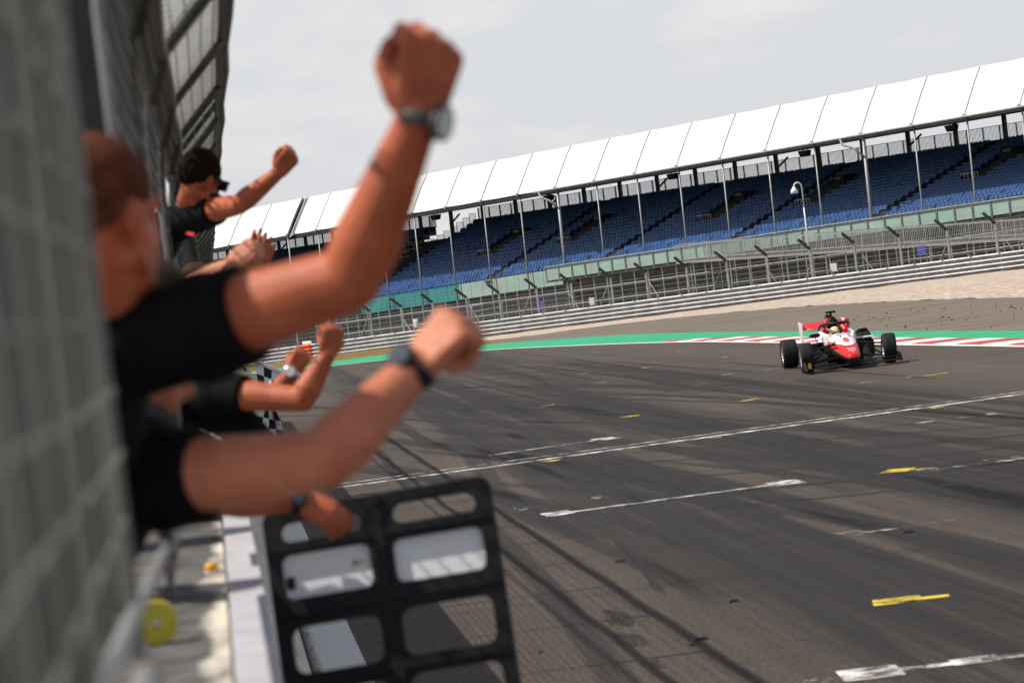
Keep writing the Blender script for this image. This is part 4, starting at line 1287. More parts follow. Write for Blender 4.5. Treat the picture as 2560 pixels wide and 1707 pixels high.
for v in (92, 242, 400, 552):
    mb = MB(); mb.beam(bpnt(20, v, .016), bpnt(512, v - 4, .016), .022, .010, up=pn); mb.build('crossbar', M['black_plastic'], board)
mb = MB(); mb.beam(bpnt(262, 24, .0165), bpnt(266, 700, .0165), .028, .010, up=pn); mb.build('spine', M['black_plastic'], board)

# ================================================================ CHEQUERED FLAG down at the finish line
M['flag_white'] = mat('flag_white', (.86, .85, .90), .8, 0, .05, 3)
M['flag_black'] = mat('flag_black', (.012, .012, .014), .8)
fd = 33.0
flag = thing('chequered_flag', 'black and white chequered flag hanging from a white pole over the wall', 'flag', U(625, 850, fd))
p0, p1 = U(660, 862, fd), U(588, 829, fd)
pole_dir = (p1 - p0).normalized()
mb = MB(); mb.tube([p0, p1, p1 + pole_dir * .9], .026, 10); mb.build('pole', M['flag_white'], flag, True)
mb = MB(); NX, NY = 4, 8
outl = []
def lin(t, ks):
    for (t0, a0), (t1, a1) in zip(ks, ks[1:]):
        if t <= t1: return a0 + (a1 - a0) * (t - t0) / (t1 - t0)
    return ks[-1][1]
for j in range(NY + 1):
    t = j / NY
    outl.append((V((lin(t, [(0, 586), (.5, 600), (.8, 581), (1, 579)]), 833 + 196 * t)), V((lin(t, [(0, 664), (.5, 636), (.8, 654), (1, 658)]), 864 + 165 * t))))
vs = []
for j, (l, r) in enumerate(outl):
    for i in range(NX + 1):
        u = i / NX; fold = math.sin(u * 9 + j * .25)
        vs.append(U(l.x * (1 - u) + r.x * u, l.y * (1 - u) + r.y * u, fd + .09 * fold * min(1, j / 3) + .01))
for j in range(NY):
    for i in range(NX):
        mb.add([vs[j * (NX + 1) + i], vs[j * (NX + 1) + i + 1], vs[(j + 1) * (NX + 1) + i + 1], vs[(j + 1) * (NX + 1) + i]], [(0, 1, 2, 3)], (i + j) % 2)
mb.build('cloth', [M['flag_white'], M['flag_black']], flag)

# ================================================================ PEOPLE
def skin(name, c, c2):
    return mat(name, c, .48, 0, .1, 14, .25, 160, spec=.28, sss=.12, col2=c2)
SK1 = skin('skin_tanned', (.48, .135, .060), (.38, .092, .040))
SK2 = skin('skin_fair', (.60, .225, .130), (.50, .160, .090))
SHIRT = mat('black_cotton', (.0055, .0055, .007), .92, 0, .3, 12, .3, 90, spec=.15)
TROUS = mat('dark_trousers', (.02, .02, .025), .9)
HAIR = mat('short_brown_hair', (.016, .008, .005), .95, 0, .6, 90, .8, 300, spec=.1)
HAIR1 = mat('cropped_reddish_hair', (.11, .038, .022), .95, 0, .4, 40, .4, 200, spec=.1); HAIR2 = mat('brown_hair', (.045, .022, .011), .95, 0, .5, 60, .6, 240)
def frame3(y, z):
    y = V(y).normalized(); z = V(z); z = (z - y * z.dot(y)).normalized(); x = y.cross(z)
    return Matrix((x, y, z)).transposed()
def hand(mb, w, ydir, zdir, t, s=1.0, pose='fist'):
    """palm, four unequal fingers and a thumb; y along the hand, z out of its back, thumb on side t"""
    R = frame3(ydir, zdir)
    def P(x, y, z): return w + R @ (V((x * t, y, z)) * s)
    xs = (.031, .0105, -.0105, -.030); ys = (.086, .091, .086, .076); ls = (.95, 1.05, .98, .80)
    mb.ell(P(0, .048, -.006), (.040 * s, .052 * s, .019 * s), R)
    for x, y in zip(xs, ys): mb.capsule(P(x * .55, .006, -.002), P(x, y, .001), .017 * s, .0125 * s, 10, 3)
    for x, y, l in zip(xs, ys, ls):
        if pose == 'fist':
            pts = [P(x, y, .001), P(x * .97, y + .014, -.038 * l), P(x * .92, y - .022, -.054 * l), P(x * .9, y - .042, -.030)]
        elif pose == 'open':
            sp = x * .30
            pts = [P(x, y, .001), P(x + sp * .5, y + .042 * l, -.004), P(x + sp * .8, y + .068 * l, -.010), P(x + sp, y + .088 * l, -.018)]
        else:  # relaxed grip
            pts = [P(x, y, .001), P(x, y + .036 * l, -.020), P(x, y + .045 * l, -.045), P(x, y + .034 * l, -.062)]
        mb.chain(pts, [.0118 * s, .0108 * s, .0098 * s, .0085 * s], 10)
    if pose == 'fist': pts = [P(.026, .018, -.010), P(.048, .052, -.020), P(.036, .080, -.047), P(.010, .080, -.064)]
    elif pose == 'open': pts = [P(.026, .018, -.008), P(.050, .046, -.012), P(.066, .076, -.012), P(.074, .100, -.014)]
    else: pts = [P(.026, .018, -.010), P(.050, .050, -.026), P(.050, .080, -.040), P(.044, .100, -.052)]
    mb.chain(pts, [.0185 * s, .0140 * s, .0120 * s, .0100 * s], 10)
def arm(mb, sh, el, wr, k=1.0):
    m1 = sh.lerp(el, .45); f1 = el.lerp(wr, .22); f2 = el.lerp(wr, .62)
    mb.chain([sh, m1, el], [.060 * k, .053 * k, .044 * k]); mb.chain([el, f1, f2, wr], [.043 * k, .048 * k, .038 * k, .0285 * k])
def head(mb, c, fwd, up, s=1.0):
    R = frame3(fwd, up)
    def P(x, y, z): return c + R @ (V((x, y, z)) * s)
    mb.ell(P(0, -.012, .030), (.076 * s, .097 * s, .098 * s), R, 20, 14)
    mb.ell(P(0, .030, -.045), (.060 * s, .068 * s, .080 * s), R, 18, 12)
    mb.ell(P(0, .062, -.092), (.030 * s, .030 * s, .024 * s), R)
    mb.capsule(P(-.056, .0, -.06), P(-.018, .068, -.092), .022 * s, .018 * s); mb.capsule(P(.056, .0, -.06), P(.018, .068, -.092), .022 * s, .018 * s)
    mb.capsule(P(0, .088, .012), P(0, .112, -.026), .010 * s, .015 * s); mb.capsule(P(-.012, .098, -.032), P(.012, .098, -.032), .010 * s, .010 * s)
    mb.capsule(P(-.034, .078, .022), P(.034, .078, .022), .014 * s, .014 * s)
    mb.capsule(P(-.020, .090, -.057), P(.020, .090, -.057), .008 * s, .008 * s); mb.capsule(P(-.018, .088, -.069), P(.018, .088, -.069), .009 * s, .009 * s)
    for e in (-1, 1):
        mb.ell(P(.030 * e, .078, .004), (.013 * s, .012 * s, .011 * s), R)
        mb.ell(P(.079 * e, -.012, -.008), (.010 * s, .019 * s, .033 * s), R @ Matrix.Rotation(.25 * e, 3, 'Z'))
    return R, P
def hair_cap(c, R, m, parent, s=1.0, name='hair'):
    # close-cropped hair: a shell over the skull that stops at a ragged hairline above the ears
    n, k = 48, 36; rj = random.Random(int(c.y * 1000))
    mb = MB(); mb.ell((0, 0, 0), (.0795, .1005, .1015), None, n, k)
    jag = [rj.uniform(-.006, .006) for _ in range(n)]
    keep = []
    for f in mb.f:
        q = sum((mb.v[i] for i in f), V((0, 0, 0))) / len(f) + V((0, -.012, .030))
        a_ = int((math.atan2(q.x, q.y) / (2 * PI) + .5) * n) % n
        side = max(0, 1 - abs(q.y + .005) / .035)
        if q.z > .008 + .52 * q.y + .022 * side + jag[a_] - .02 * max(0, -q.y - .07) / .03: keep.append(f)
    used = sorted(set(i for f in keep for i in f)); mp_ = {v: i for i, v in enumerate(used)}
    o = MB()
    bump_ = [1 + rj.uniform(-.004, .006) for _ in used]
    o.v = [c + R @ ((mb.v[i] * bump_[j] + V((0, -.012, .030))) * s) for j, i in enumerate(used)]
    o.f = [tuple(mp_[i] for i in f) for f in keep]; o.m = [0] * len(o.f)
    h = o.build(name, m, parent, True)
    sd = h.modifiers.new('t', 'SOLIDIFY'); sd.thickness = .010; sd.offset = -1 if True else 1
    return h
def watch(wr, ydir, zdir, parent, strap, face, r=.033, dial=.020, twist=None):
    R = frame3(ydir, zdir)
    mb = MB(); n = 24
    def q(an, rr, y): return wr + R @ V((math.cos(an) * rr * 1.08, y, math.sin(an) * rr * .92))
    for j in range(n):
        a, b = 2 * PI * j / n, 2 * PI * (j + 1) / n
        mb.add([q(a, r, -.010), q(b, r, -.010), q(b, r, .010), q(a, r, .010), q(a, r + .004, -.010), q(b, r + .004, -.010), q(b, r + .004, .010), q(a, r + .004, .010)], [(4, 5, 6, 7), (0, 3, 2, 1), (0, 1, 5, 4), (2, 3, 7, 6)])
    w_ = mb.build('wristwatch', strap, parent, True)
    top = wr + R @ V((0, 0, r * .92))
    mb = MB(); zz = R @ V((0, 0, 1)); mb.tube([top, top + zz * .010, top + zz * .011], [dial, dial, dial * .9], 24); mb.build('case', strap, w_, True)
    mb = MB(); mb.tube([top + zz * .0112, top + zz * .0122], [dial * .82, dial * .82], 24); mb.build('dial', face, w_)
    return w_
def sleeve(mb, sh, el, frac, k=1.0, flare=.0):
    e = sh.lerp(el, frac)
    mb.tube([sh, sh.lerp(e, .5), e], [.078 * k, .074 * k, (.072 + flare) * k], 18)
    mb.ell(sh, (.080 * k,) * 3)
def person(label, cat, arms, neck, headc=None, fwd=(1, 0.5, 0), up=(0, 0, 1), pelvis=None, feet_z=.9, skinm=SK1, hair=HAIR, voxel=.005, shirt=SHIRT, sleeve_f=(.55, .55), hs=1.0, lean=None, group='crew cheering over the pit wall', extra=()):
    """arms: list of dicts sh, el, wr, hy, hz, t, pose"""
    r = thing('person', label, cat, (pelvis.x, pelvis.y, feet_z), 0, group)
    mb = MB()
    for a in arms:
        arm(mb, a['sh'], a['el'], a['wr'], a.get('k', 1.0))
        hand(mb, a['wr'], a['hy'], a['hz'], a['t'], a.get('s', 1.0), a.get('pose', 'fist'))
    if headc is None: headc = neck + V((0.02, 0, .17))
    R, P = head(mb, headc, fwd, up, hs)
    mb.chain([headc - R @ V((0, .015, .05)), neck], [.056 * hs, .060])
    chest = neck.lerp(pelvis, .38)
    side = (arms[0]['sh'] - neck); 
    for a in arms: mb.capsule(neck.lerp(chest, .2), a['sh'], .058, .058)
    ax = (neck - pelvis).normalized()
    wd = V((0, 1, 0)); wd = (wd - ax * wd.dot(ax)).normalized()
    TR = Matrix((wd, ax.cross(wd), ax)).transposed()
    mb.ell(chest, (.155, .105, .21), TR, 20, 14); mb.ell(neck.lerp(pelvis, .75), (.135, .10, .18), TR, 18, 12); mb.ell(pelvis, (.15, .11, .13), TR)
    legs = []
    for e in (-1, 1):
        hip = pelvis + V((0, .085 * e, -.03)); kn = V((pelvis.x - .03, pelvis.y + .11 * e, (pelvis.z + feet_z) / 2 + .03)); an = V((pelvis.x - .12, pelvis.y + .12 * e, feet_z + .08))
        mb.chain([hip, kn, an], [.085, .056, .040]); mb.capsule(an, an + V((.13, 0, -.045)), .04, .032); legs.append((hip, kn, an))
    fuse(mb, 'body', skinm, r, voxel, 5)
    mb = MB()
    for a, f in zip(arms, sleeve_f):
        sleeve(mb, a['sh'], a['el'], f, a.get('k', 1.0)); mb.capsule(neck.lerp(chest, .30), a['sh'], .080, .078)
    mb.ell(chest, (.178, .125, .235), TR, 20, 14); mb.ell(neck.lerp(pelvis, .75), (.158, .12, .20), TR, 18, 12); mb.ell(pelvis, (.160, .122, .10), TR)
    for (p_, q_, r1_, r2_) in extra: mb.capsule(p_, q_, r1_, r2_)
    fuse(mb, 't_shirt', shirt, r, .006, 3)
    mb = MB()
    for hip, kn, an in legs: mb.chain([hip, kn, an + V((0, 0, .02))], [.105, .075, .062])
    mb.ell(pelvis - V((0, 0, .04)), (.158, .12, .12), TR)
    fuse(mb, 'trousers', TROUS, r, .01, 3)
    mb = MB()
    for hip, kn, an in legs: mb.capsule(an + V((-.02, 0, -.03)), an + V((.15, 0, -.045)), .045, .038)
    fuse(mb, 'shoes', M['black_plastic'], r, .008, 3)
    hair_cap(headc, R, hair, r, hs)
    return r, R, P
CAMBACK = -CF
STRAPD = mat('watch_strap_dark', (.10, .09, .085), .4, .5); SILVER = mat('watch_steel', (.60, .60, .62), .25, .8); DIALW = mat('watch_dial_white', (.75, .77, .80), .3)
NAVY = mat('watch_navy', (.010, .013, .028), .6, spec=.2); DIALN = mat('watch_dial_navy', (.025, .035, .06), .6, spec=.2)
# --- man 1: nearest, raised fist with the steel watch
d1 = 3.95
sh, el, wr = U(470, 752, 4.02), U(806, 640, 3.92), U(962, 268, 3.84)
fc = U(987, 140, 3.84)
armL = dict(sh=V((-.30, 4.30, 2.22)), el=V((-.42, 4.34, 1.98)), wr=V((-.46, 4.16, 1.80)), hy=V((1, 0, -.4)), hz=V((0, 0, 1)), t=1, pose='grip')
p1, R1_, P1_ = person('nearest man in black t-shirt punching the air, steel watch on his wrist', 'person',
    [dict(sh=sh, el=el, wr=wr, hy=(fc - wr), hz=CAMBACK + CR * .45 + CU * .15, t=-1, s=1.22, k=1.10), armL],
    U(262, 715, 4.05), U(232, 505, 3.97), (CR * .55 + CF * .8), (CU * 1.0 - CR * .12), V((-.46, 4.12, 1.86)), voxel=.004, sleeve_f=(.30, .5), skinm=SK1, hair=HAIR1)
wy = (fc - wr); watch(U(968, 276, 3.84), wy, CR * 1.0 + CAMBACK * .55 - CU * .1, p1, STRAPD, DIALW, .033, .027)
# --- man 2: below, fist thrown out, dark watch
sh, el, wr = U(372, 1100, 4.14), U(745, 1056, 4.0), U(954, 846, 4.12)
fc = U(1022, 770, 4.13)
arm2 = dict(sh=V((-.34, 4.40, 2.05)), el=V((-.44, 4.42, 1.86)), wr=V((-.50, 4.30, 1.72)), hy=V((1, 0, -.3)), hz=V((0, 0, 1)), t=1, pose='grip')
p2_, R2_, P2_ = person('man bent low in black t-shirt throwing a fist forward, navy watch', 'person',
    [dict(sh=sh, el=el, wr=wr, hy=(fc - wr), hz=CU * .75 - CR * .35 + CAMBACK * .75, t=-1, s=1.10, k=1.06), arm2],
    U(335, 900, 4.32), U(338, 765, 4.36), (CR * .7 + CF * .7), (CU + CR * .1), V((-.50, 4.45, 1.78)), voxel=.004, sleeve_f=(.27, .5), skinm=SK2, hair=HAIR2)
wy = (fc - wr); watch(wr - wy.normalized() * .004, wy, CU * .75 - CR * .35 + CAMBACK * .6, p2_, NAVY, DIALN, .034, .024)
# --- man 3: bent arm and second fist with a white-faced watch
A1 = dict(sh=U(492, 903, 9.30), el=U(694, 917, 9.15), wr=U(752, 815, 9.15), t=1, s=1.0)
A1['hy'] = U(764, 765, 9.15) - A1['wr']; A1['hz'] = CAMBACK + CR * .5
A2 = dict(sh=U(470, 905, 9.62), el=U(622, 920, 9.55), wr=U(670, 857, 9.5), t=-1, s=.88, k=.9)
A2['hy'] = U(690, 824, 9.5) - A2['wr']; A2['hz'] = CAMBACK * .8 + CR * .2 + CU * .3
p3_, R3_, P3_ = person('man in black sleeves with two clenched fists, white-faced watch, beside the flag', 'person', [A1, A2], U(440, 870, 9.45), U(430, 800, 9.45), (CR * .8 + CF * .6), CU, V((-.45, 9.45, 1.72)), sleeve_f=(.36, .36), extra=[(U(470, 925, 9.42), U(540, 965, 9.38), .085, .075), (U(540, 965, 9.38), U(598, 1012, 9.36), .075, .055)])
wy = A2['hy']; watch(A2['wr'] + wy.normalized() * .005, wy, CAMBACK + CU * .3, p3_, SILVER, DIALW, .031, .021)
# --- man 4: sunglasses, leaning out farthest
A1 = dict(sh=U(470, 486, 11.05), el=U(549, 470, 10.8), wr=U(641, 396, 10.7), t=-1, s=1.0, k=.95)
A1['hy'] = U(664, 366, 10.7) - A1['wr']; A1['hz'] = CAMBACK * .8 + CR * .6 + CU * .1
A2 = dict(sh=V((-.17, 11.25, 2.72)), el=V((-.30, 11.30, 2.55)), wr=V((-.20, 11.42, 2.72)), hy=V((.6, .0, .55)), hz=V((.3, -1, .2)), t=1, pose='grip', s=.95)
hc = U(458, 412, 11.0)
p4_, R4_, P4_ = person('man with short dark hair and black sunglasses leaning out above the others', 'person', [A1, A2], U(432, 486, 11.2), hc, (CR * .62 + CF * .80 - CU * .22), (CU + CR * .25), V((-.80, 11.8, 2.42)), feet_z=1.35, sleeve_f=(.32, .5))
mb = MB(); mb.beam(P4_(-.074, .096, .020), P4_(.074, .096, .020), .014, .012, up=R4_ @ V((0, 0, 1))); sg = mb.build('sunglasses', M['black_plastic'], p4_)
for e in (-1, 1):
    mb = MB(); mb.beam(P4_(.083 * e, -.01, .018), P4_(.074 * e, .095, .016), .006, .014, up=R4_ @ V((0, 0, 1))); mb.build('temple', M['black_plastic'], sg)
for e in (-1, 1):
    mb = MB(); mb.box(P4_(.038 * e, .100, .004), (.060, .010, .044), R4_); mb.build('lens', mat('dark_lens', (.03, .035, .045), .08, .3), sg)
mb = MB(); q = U(440, 538, 11.0); mb.box(q, (.05, .02, .012), R4_); mb.build('red_trim', M['red_sign'], p4_)
# --- person 5: fair forearms reaching up from the second opening
A1 = dict(sh=V((-.20, 8.45, 2.25)), el=U(402, 716, 8.35), wr=U(532, 610, 8.3), t=-1, s=1.0, k=.92)
A1['hy'] = U(560, 586, 8.3) - A1['wr']; A1['hz'] = CAMBACK + CU * .6 - CR * .2
A2 = dict(sh=V((-.20, 8.75, 2.28)), el=U(412, 672, 8.75), wr=U(524, 610, 8.7), t=1, s=1.0, k=.92)
A2['hy'] = U(552, 590, 8.7) - A2['wr']; A2['hz'] = CU + CAMBACK * .3
p5_, _, _ = person('person with pale forearms pressed together, fists up behind the nearest shoulder', 'person', [A1, A2], V((-.36, 8.6, 2.33)), V((-.33, 8.62, 2.50)), (1, .3, .1), (0, 0, 1), V((-.6, 8.6, 1.80)), sleeve_f=(.4, .4), skinm=SK2)
# --- person 7: clapping hands
A1 = dict(sh=V((-.10, 12.1, 2.45)), el=U(540, 690, 11.95), wr=U(594, 628, 11.9), t=-1, s=1.0, pose='open')
A1['hy'] = U(618, 540, 11.9) - A1['wr']; A1['hz'] = CAMBACK + CR * .2
A2 = dict(sh=V((-.12, 12.4, 2.45)), el=U(520, 690, 12.1), wr=U(578, 618, 12.0), t=1, s=1.0, pose='open')
A2['hy'] = U(600, 540, 12.02) - A2['wr']; A2['hz'] = -CAMBACK + CU * .1 - CR * .4
p7_, _, _ = person('brown-haired person clapping open hands against the white canopy', 'person', [A1, A2], V((-.14, 12.2, 2.52)), U(458, 668, 12.1), (CR * .8 + CF * .6), CU, V((-.5, 12.2, 2.02)), feet_z=1.0, sleeve_f=(.4, .4), hair=HAIR2)
wy = A2['hy']; watch(A2['wr'] - wy.normalized() * .01, wy, CAMBACK * .5 - CR, p7_, NAVY, DIALN, .031, .02)
# --- person 6: hand steadying the pit board
A1 = dict(sh=V((-.26, 6.75, 2.0)), el=U(520, 1150, 6.9), wr=U(690, 1152, 6.88), t=-1, s=1.0, k=.95, pose='grip')
A1['hy'] = U(772, 1188, 6.86) - A1['wr']; A1['hz'] = CAMBACK + CU * .7
A2 = dict(sh=V((-.34, 7.1, 2.0)), el=V((-.30, 7.2, 1.84)), wr=V((-.42, 7.1, 1.72)), hy=V((1, 0, -.2)), hz=V((0, 0, 1)), t=1, pose='grip')
RED_T = mat('black_red_cotton', (.008, .006, .007), .9)
p6_, _, _ = person('crew member reaching a watch-wearing hand over the wall to the pit board', 'person', [A1, A2], V((-.40, 6.9, 2.10)), V((-.40, 6.9, 2.28)), (1, .2, 0), (0, 0, 1), V((-.62, 6.9, 1.62)), sleeve_f=(.5, .5), shirt=RED_T)
wy = A1['hy']; watch(A1['wr'] + wy.normalized() * .002, wy, CAMBACK + CU * .3, p6_, NAVY, DIALN, .030, .021)
mb = MB(); mb.tube([U(612, 1148, 6.9), U(628, 1150, 6.9)], [.042, .040], 14); mb.build('red_cuff', M['red_sign'], p6_)
# ================================================================ RACING CAR (local axes: x forward, y to its left, z up; origin on the ground under the front axle)
CARP = V((12.06, 49.72, .011)); CARR = math.radians(264.6)
M['car_white'] = mat('car_white', (.78, .78, .79), .28, 0, .03, 3)
M['car_red'] = mat('car_red', (.70, .018, .018), .3)
M['carbon'] = mat('carbon_black', (.0075, .0075, .0085), .5, 0, .3, 30, spec=.25)
M['tyre'] = mat('tyre_rubber', (.013, .013, .014), .75, 0, .25, 9, .2, 40, spec=.3)
M['rim'] = mat('wheel_silver', (.62, .63, .64), .3, .7)
M['visor'] = mat('visor_dark', (.03, .012, .008), .1)
M['helmet'] = mat('helmet_yellow', (.80, .58, .10), .3, 0, .2, 10, col2=(.75, .70, .55))
M['gold'] = mat('sticker_amber', (.80, .42, .02), .4)
def nose_mat():
    m = bpy.data.materials.new('nose_livery'); m.use_nodes = True
    t = m.node_tree; b = t.nodes['Principled BSDF']; b.inputs['Roughness'].default_value = .28
    tc = N(t, 'ShaderNodeTexCoord'); sp = N(t, 'ShaderNodeSeparateXYZ'); L(t, tc.outputs['Object'], sp.inputs[0])
    def mth(op, a, c):
        n = N(t, 'ShaderNodeMath', operation=op)
        for i, v in enumerate((a, c)):
            if isinstance(v, (int, float)): n.inputs[i].default_value = v
            else: L(t, v, n.inputs[i])
        return n.outputs[0]
    x, y, z = sp.outputs
    y2 = mth('MULTIPLY', y, y)
    red1 = mth('GREATER_THAN', x, mth('SUBTRACT', .34, mth('MULTIPLY', y2, 10)))
    red2 = mth('LESS_THAN', z, mth('ADD', .475, mth('MULTIPLY', x, -.10)))
    red = mth('MAXIMUM', red1, red2)
    blk = mth('LESS_THAN', z, mth('ADD', .355, mth('MULTIPLY', x, -.185)))
    m1 = N(t, 'ShaderNodeMix', data_type='RGBA'); L(t, red, m1.inputs[0]); m1.inputs[6].default_value = (.78, .78, .79, 1); m1.inputs[7].default_value = (.70, .018, .018, 1)
    m2 = N(t, 'ShaderNodeMix', data_type='RGBA'); L(t, blk, m2.inputs[0]); L(t, m1.outputs[2], m2.inputs[6]); m2.inputs[7].default_value = (.010, .010, .011, 1)
    L(t, m2.outputs[2], b.inputs['Base Color'])
    return m
M['nose'] = nose_mat()
car = thing('racing_car', 'white and red single-seater racing car number 8 with its halo and slick tyres', 'racing car', CARP, CARR)
def sec(x, hw, zb, zt, n=20, e=3.2, cy=0.0, tw=1.0):
    out = []
    for i in range(n):
        a = 2 * PI * (i + .5) / n
        ca, sa = math.cos(a), math.sin(a)
        px = math.copysign(abs(ca) ** (2 / e), ca) * hw; pz = math.copysign(abs(sa) ** (2 / e), sa)
        w = 1 + (tw - 1) * (pz * .5 + .5)
        out.append(V((x, cy + px * w, (zb + zt) / 2 + pz * (zt - zb) / 2)))
    return out
def part(name, m, fn, smooth=False, parent=None):
    mb = MB(); fn(mb)
    o = mb.build(name, m, parent or car, smooth, local=True)
    return o
NS = [(.82, .08, .19, .265), (.79, .118, .165, .290), (.70, .140, .155, .325), (.45, .180, .16, .405), (.15, .228, .17, .49), (-.15, .270, .17, .56), (-.45, .298, .15, .625), (-.66, .315, .13, .665)]
part('nose_cone', M['nose'], lambda mb: mb.loft([sec(x, hw, zb, zt, 28, 2.9, tw=.86) for x, hw, zb, zt in NS]), True)
part('chassis', M['carbon'], lambda mb: mb.loft([sec(-.655, .305, .10, .50), sec(-1.1, .31, .07, .52), sec(-1.75, .33, .06, .55), sec(-2.4, .24, .06, .5)]), True)
for e in (-1, 1):
    part('cockpit_side', M['car_white'], lambda mb: mb.loft([sec(-.60, .035, .42, .655, cy=.235 * e), sec(-.85, .045, .42, .675, cy=.275 * e), sec(-1.3, .05, .45, .705, cy=.285 * e), sec(-1.62, .06, .45, .73, cy=.255 * e), sec(-1.8, .06, .5, .70, cy=.22 * e)]), True)
    part('headrest', M['carbon'], lambda mb: mb.loft([sec(-1.35, .025, .6, .735, cy=.215 * e), sec(-1.6, .06, .6, .74, cy=.17 * e)]), True)
part('engine_cover', M['car_white'], lambda mb: mb.loft([sec(-1.60, .185, .50, .86, tw=.7), sec(-1.68, .175, .50, .985, 20, 2.4, tw=.45), sec(-1.95, .165, .45, .95, 20, 2.4, tw=.4), sec(-2.4, .14, .35, .78, tw=.5), sec(-3.0, .09, .3, .55)]), True)
part('air_intake', M['carbon'], lambda mb: mb.loft([sec(-1.57, .155, .72, .95, 20, 2.4, tw=.55), sec(-1.69, .165, .70, .99, 20, 2.4, tw=.5)]), True)
part('camera_pod', M['carbon'], lambda mb: (mb.box((-1.72, 0, 1.01), (.05, .04, .08)), mb.box((-1.70, 0, 1.06), (.10, .19, .04))))
def pods(e):
    part('sidepod', M['carbon'], lambda mb: mb.loft([sec(-1.02, .19, .12, .50, cy=.50 * e, e=4), sec(-1.15, .215, .09, .505, cy=.50 * e, e=4), sec(-1.9, .21, .08, .47, cy=.48 * e, e=4), sec(-2.6, .13, .08, .33, cy=.34 * e, e=4)]), True)
    part('sidepod_top', M['car_white'], lambda mb: mb.loft([sec(-1.00, .20, .492, .515, cy=.50 * e, e=3), sec(-1.15, .225, .50, .53, cy=.49 * e, e=3), sec(-1.9, .215, .455, .50, cy=.47 * e, e=3), sec(-2.6, .13, .32, .36, cy=.33 * e, e=3)]), True)
    part('barge_board', M['carbon'], lambda mb: mb.loft([sec(-.35, .012, .05, .26, cy=.34 * e), sec(-.7, .012, .05, .38, cy=.45 * e), sec(-1.05, .012, .05, .40, cy=.62 * e)]))
pods(-1); pods(1)
part('floor', M['carbon'], lambda mb: mb.hexa([V((-.55, -.30, .035)), V((-1.0, -.72, .035)), V((-3.0, -.62, .06)), V((-3.0, .62, .06)), V((-.55, -.30, .06)), V((-1.0, -.72, .06)), V((-3.0, -.62, .09)), V((-3.0, .62, .09))]))
part('floor_tray', M['carbon'], lambda mb: mb.hexa([V((-.55, -.28, .03)), V((-.55, .28, .03)), V((-1.2, .72, .03)), V((-1.2, -.72, .03)), V((-.55, -.28, .055)), V((-.55, .28, .055)), V((-1.2, .72, .055)), V((-1.2, -.72, .055))]))
# halo
def halo(mb):
    mb.tube([V((-.60, 0, .62)), V((-.72, 0, .72)), V((-.86, 0, .83))], [.024, .022, .028], 10)
    pts = [V((-1.62, -.285, .69)), V((-1.50, -.292, .765)), V((-1.30, -.275, .82)), V((-1.08, -.21, .845)), V((-.93, -.11, .85)), V((-.87, 0, .848)), V((-.93, .11, .85)), V((-1.08, .21, .845)), V((-1.30, .275, .82)), V((-1.50, .292, .765)), V((-1.62, .285, .69))]
    mb.tube(pts, [.024, .026, .03, .032, .032, .032, .032, .032, .03, .026, .024], 10)
part('halo', M['carbon'], halo, True)
# front wing
def fw(mb):
    for e in (-1, 1):
        mb.loft([[V((.58, .10 * e, .105)), V((.80, .10 * e, .095)), V((.80, .10 * e, .08)), V((.58, .10 * e, .09))], [V((.52, .50 * e, .09)), V((.76, .50 * e, .08)), V((.76, .50 * e, .065)), V((.52, .50 * e, .075))], [V((.50, .90 * e, .09)), V((.72, .90 * e, .08)), V((.72, .90 * e, .065)), V((.50, .90 * e, .075))]])
    mb.box((.64, 0, .10), (.24, .24, .02)); mb.box((.60, .06, .14), (.16, .02, .10)); mb.box((.60, -.06, .14), (.16, .02, .10))
part('front_wing', M['carbon'], fw)
for e in (-1, 1):
    part('wing_flap', M['carbon'], lambda mb: mb.loft([[V((.36, .30 * e, .135)), V((.46, .30 * e, .125)), V((.46, .30 * e, .115)), V((.36, .30 * e, .123))], [V((.32, .88 * e, .145)), V((.42, .88 * e, .135)), V((.42, .88 * e, .125)), V((.32, .88 * e, .133))]]))
    part('wing_endplate', M['carbon'], lambda mb: mb.hexa([V((.28, .895 * e, .05)), V((.80, .895 * e, .05)), V((.80, .915 * e, .05)), V((.28, .915 * e, .05)), V((.28, .895 * e, .23)), V((.70, .895 * e, .19)), V((.70, .915 * e, .19)), V((.28, .915 * e, .23))]))
part('endplate_sticker', M['gold'], lambda mb: mb.box((.745, -.85, .155), (.012, .055, .105)))
# rear wing
def rw(z0, x0, ch, lift, th):
    def f(mb):
        secs = []
        for y in (-.435, 0, .435):
            up = [V((x0 - ch * u, y, z0 + lift * u * u + th * math.sin(PI * u))) for u in (0, .2, .4, .6, .8, 1)]
            lo = [V((x0 - ch * u, y, z0 + lift * u * u - th * .6 * math.sin(PI * u) - .006)) for u in (1, .8, .6, .4, .2, 0)]
            secs.append(up + lo)
        mb.loft(secs)
    return f
part('rear_wing', M['car_red'], rw(.735, -2.90, .34, .115, .022), True)
for e in (-1, 1):
    part('wing_endplate', M['car_white'], lambda mb: mb.hexa([V((-2.92, .44 * e, .34)), V((-3.18, .44 * e, .34)), V((-3.18, .455 * e, .34)), V((-2.92, .455 * e, .34)), V((-2.80, .44 * e, .86)), V((-3.40, .44 * e, .89)), V((-3.40, .455 * e, .89)), V((-2.80, .455 * e, .86))]))
part('wing_pylon', M['carbon'], lambda mb: mb.loft([sec(-2.85, .02, .35, .8), sec(-3.1, .02, .35, .8)]))
part('rear_diffuser', M['carbon'], lambda mb: mb.box((-3.0, 0, .22), (.5, .8, .28)))
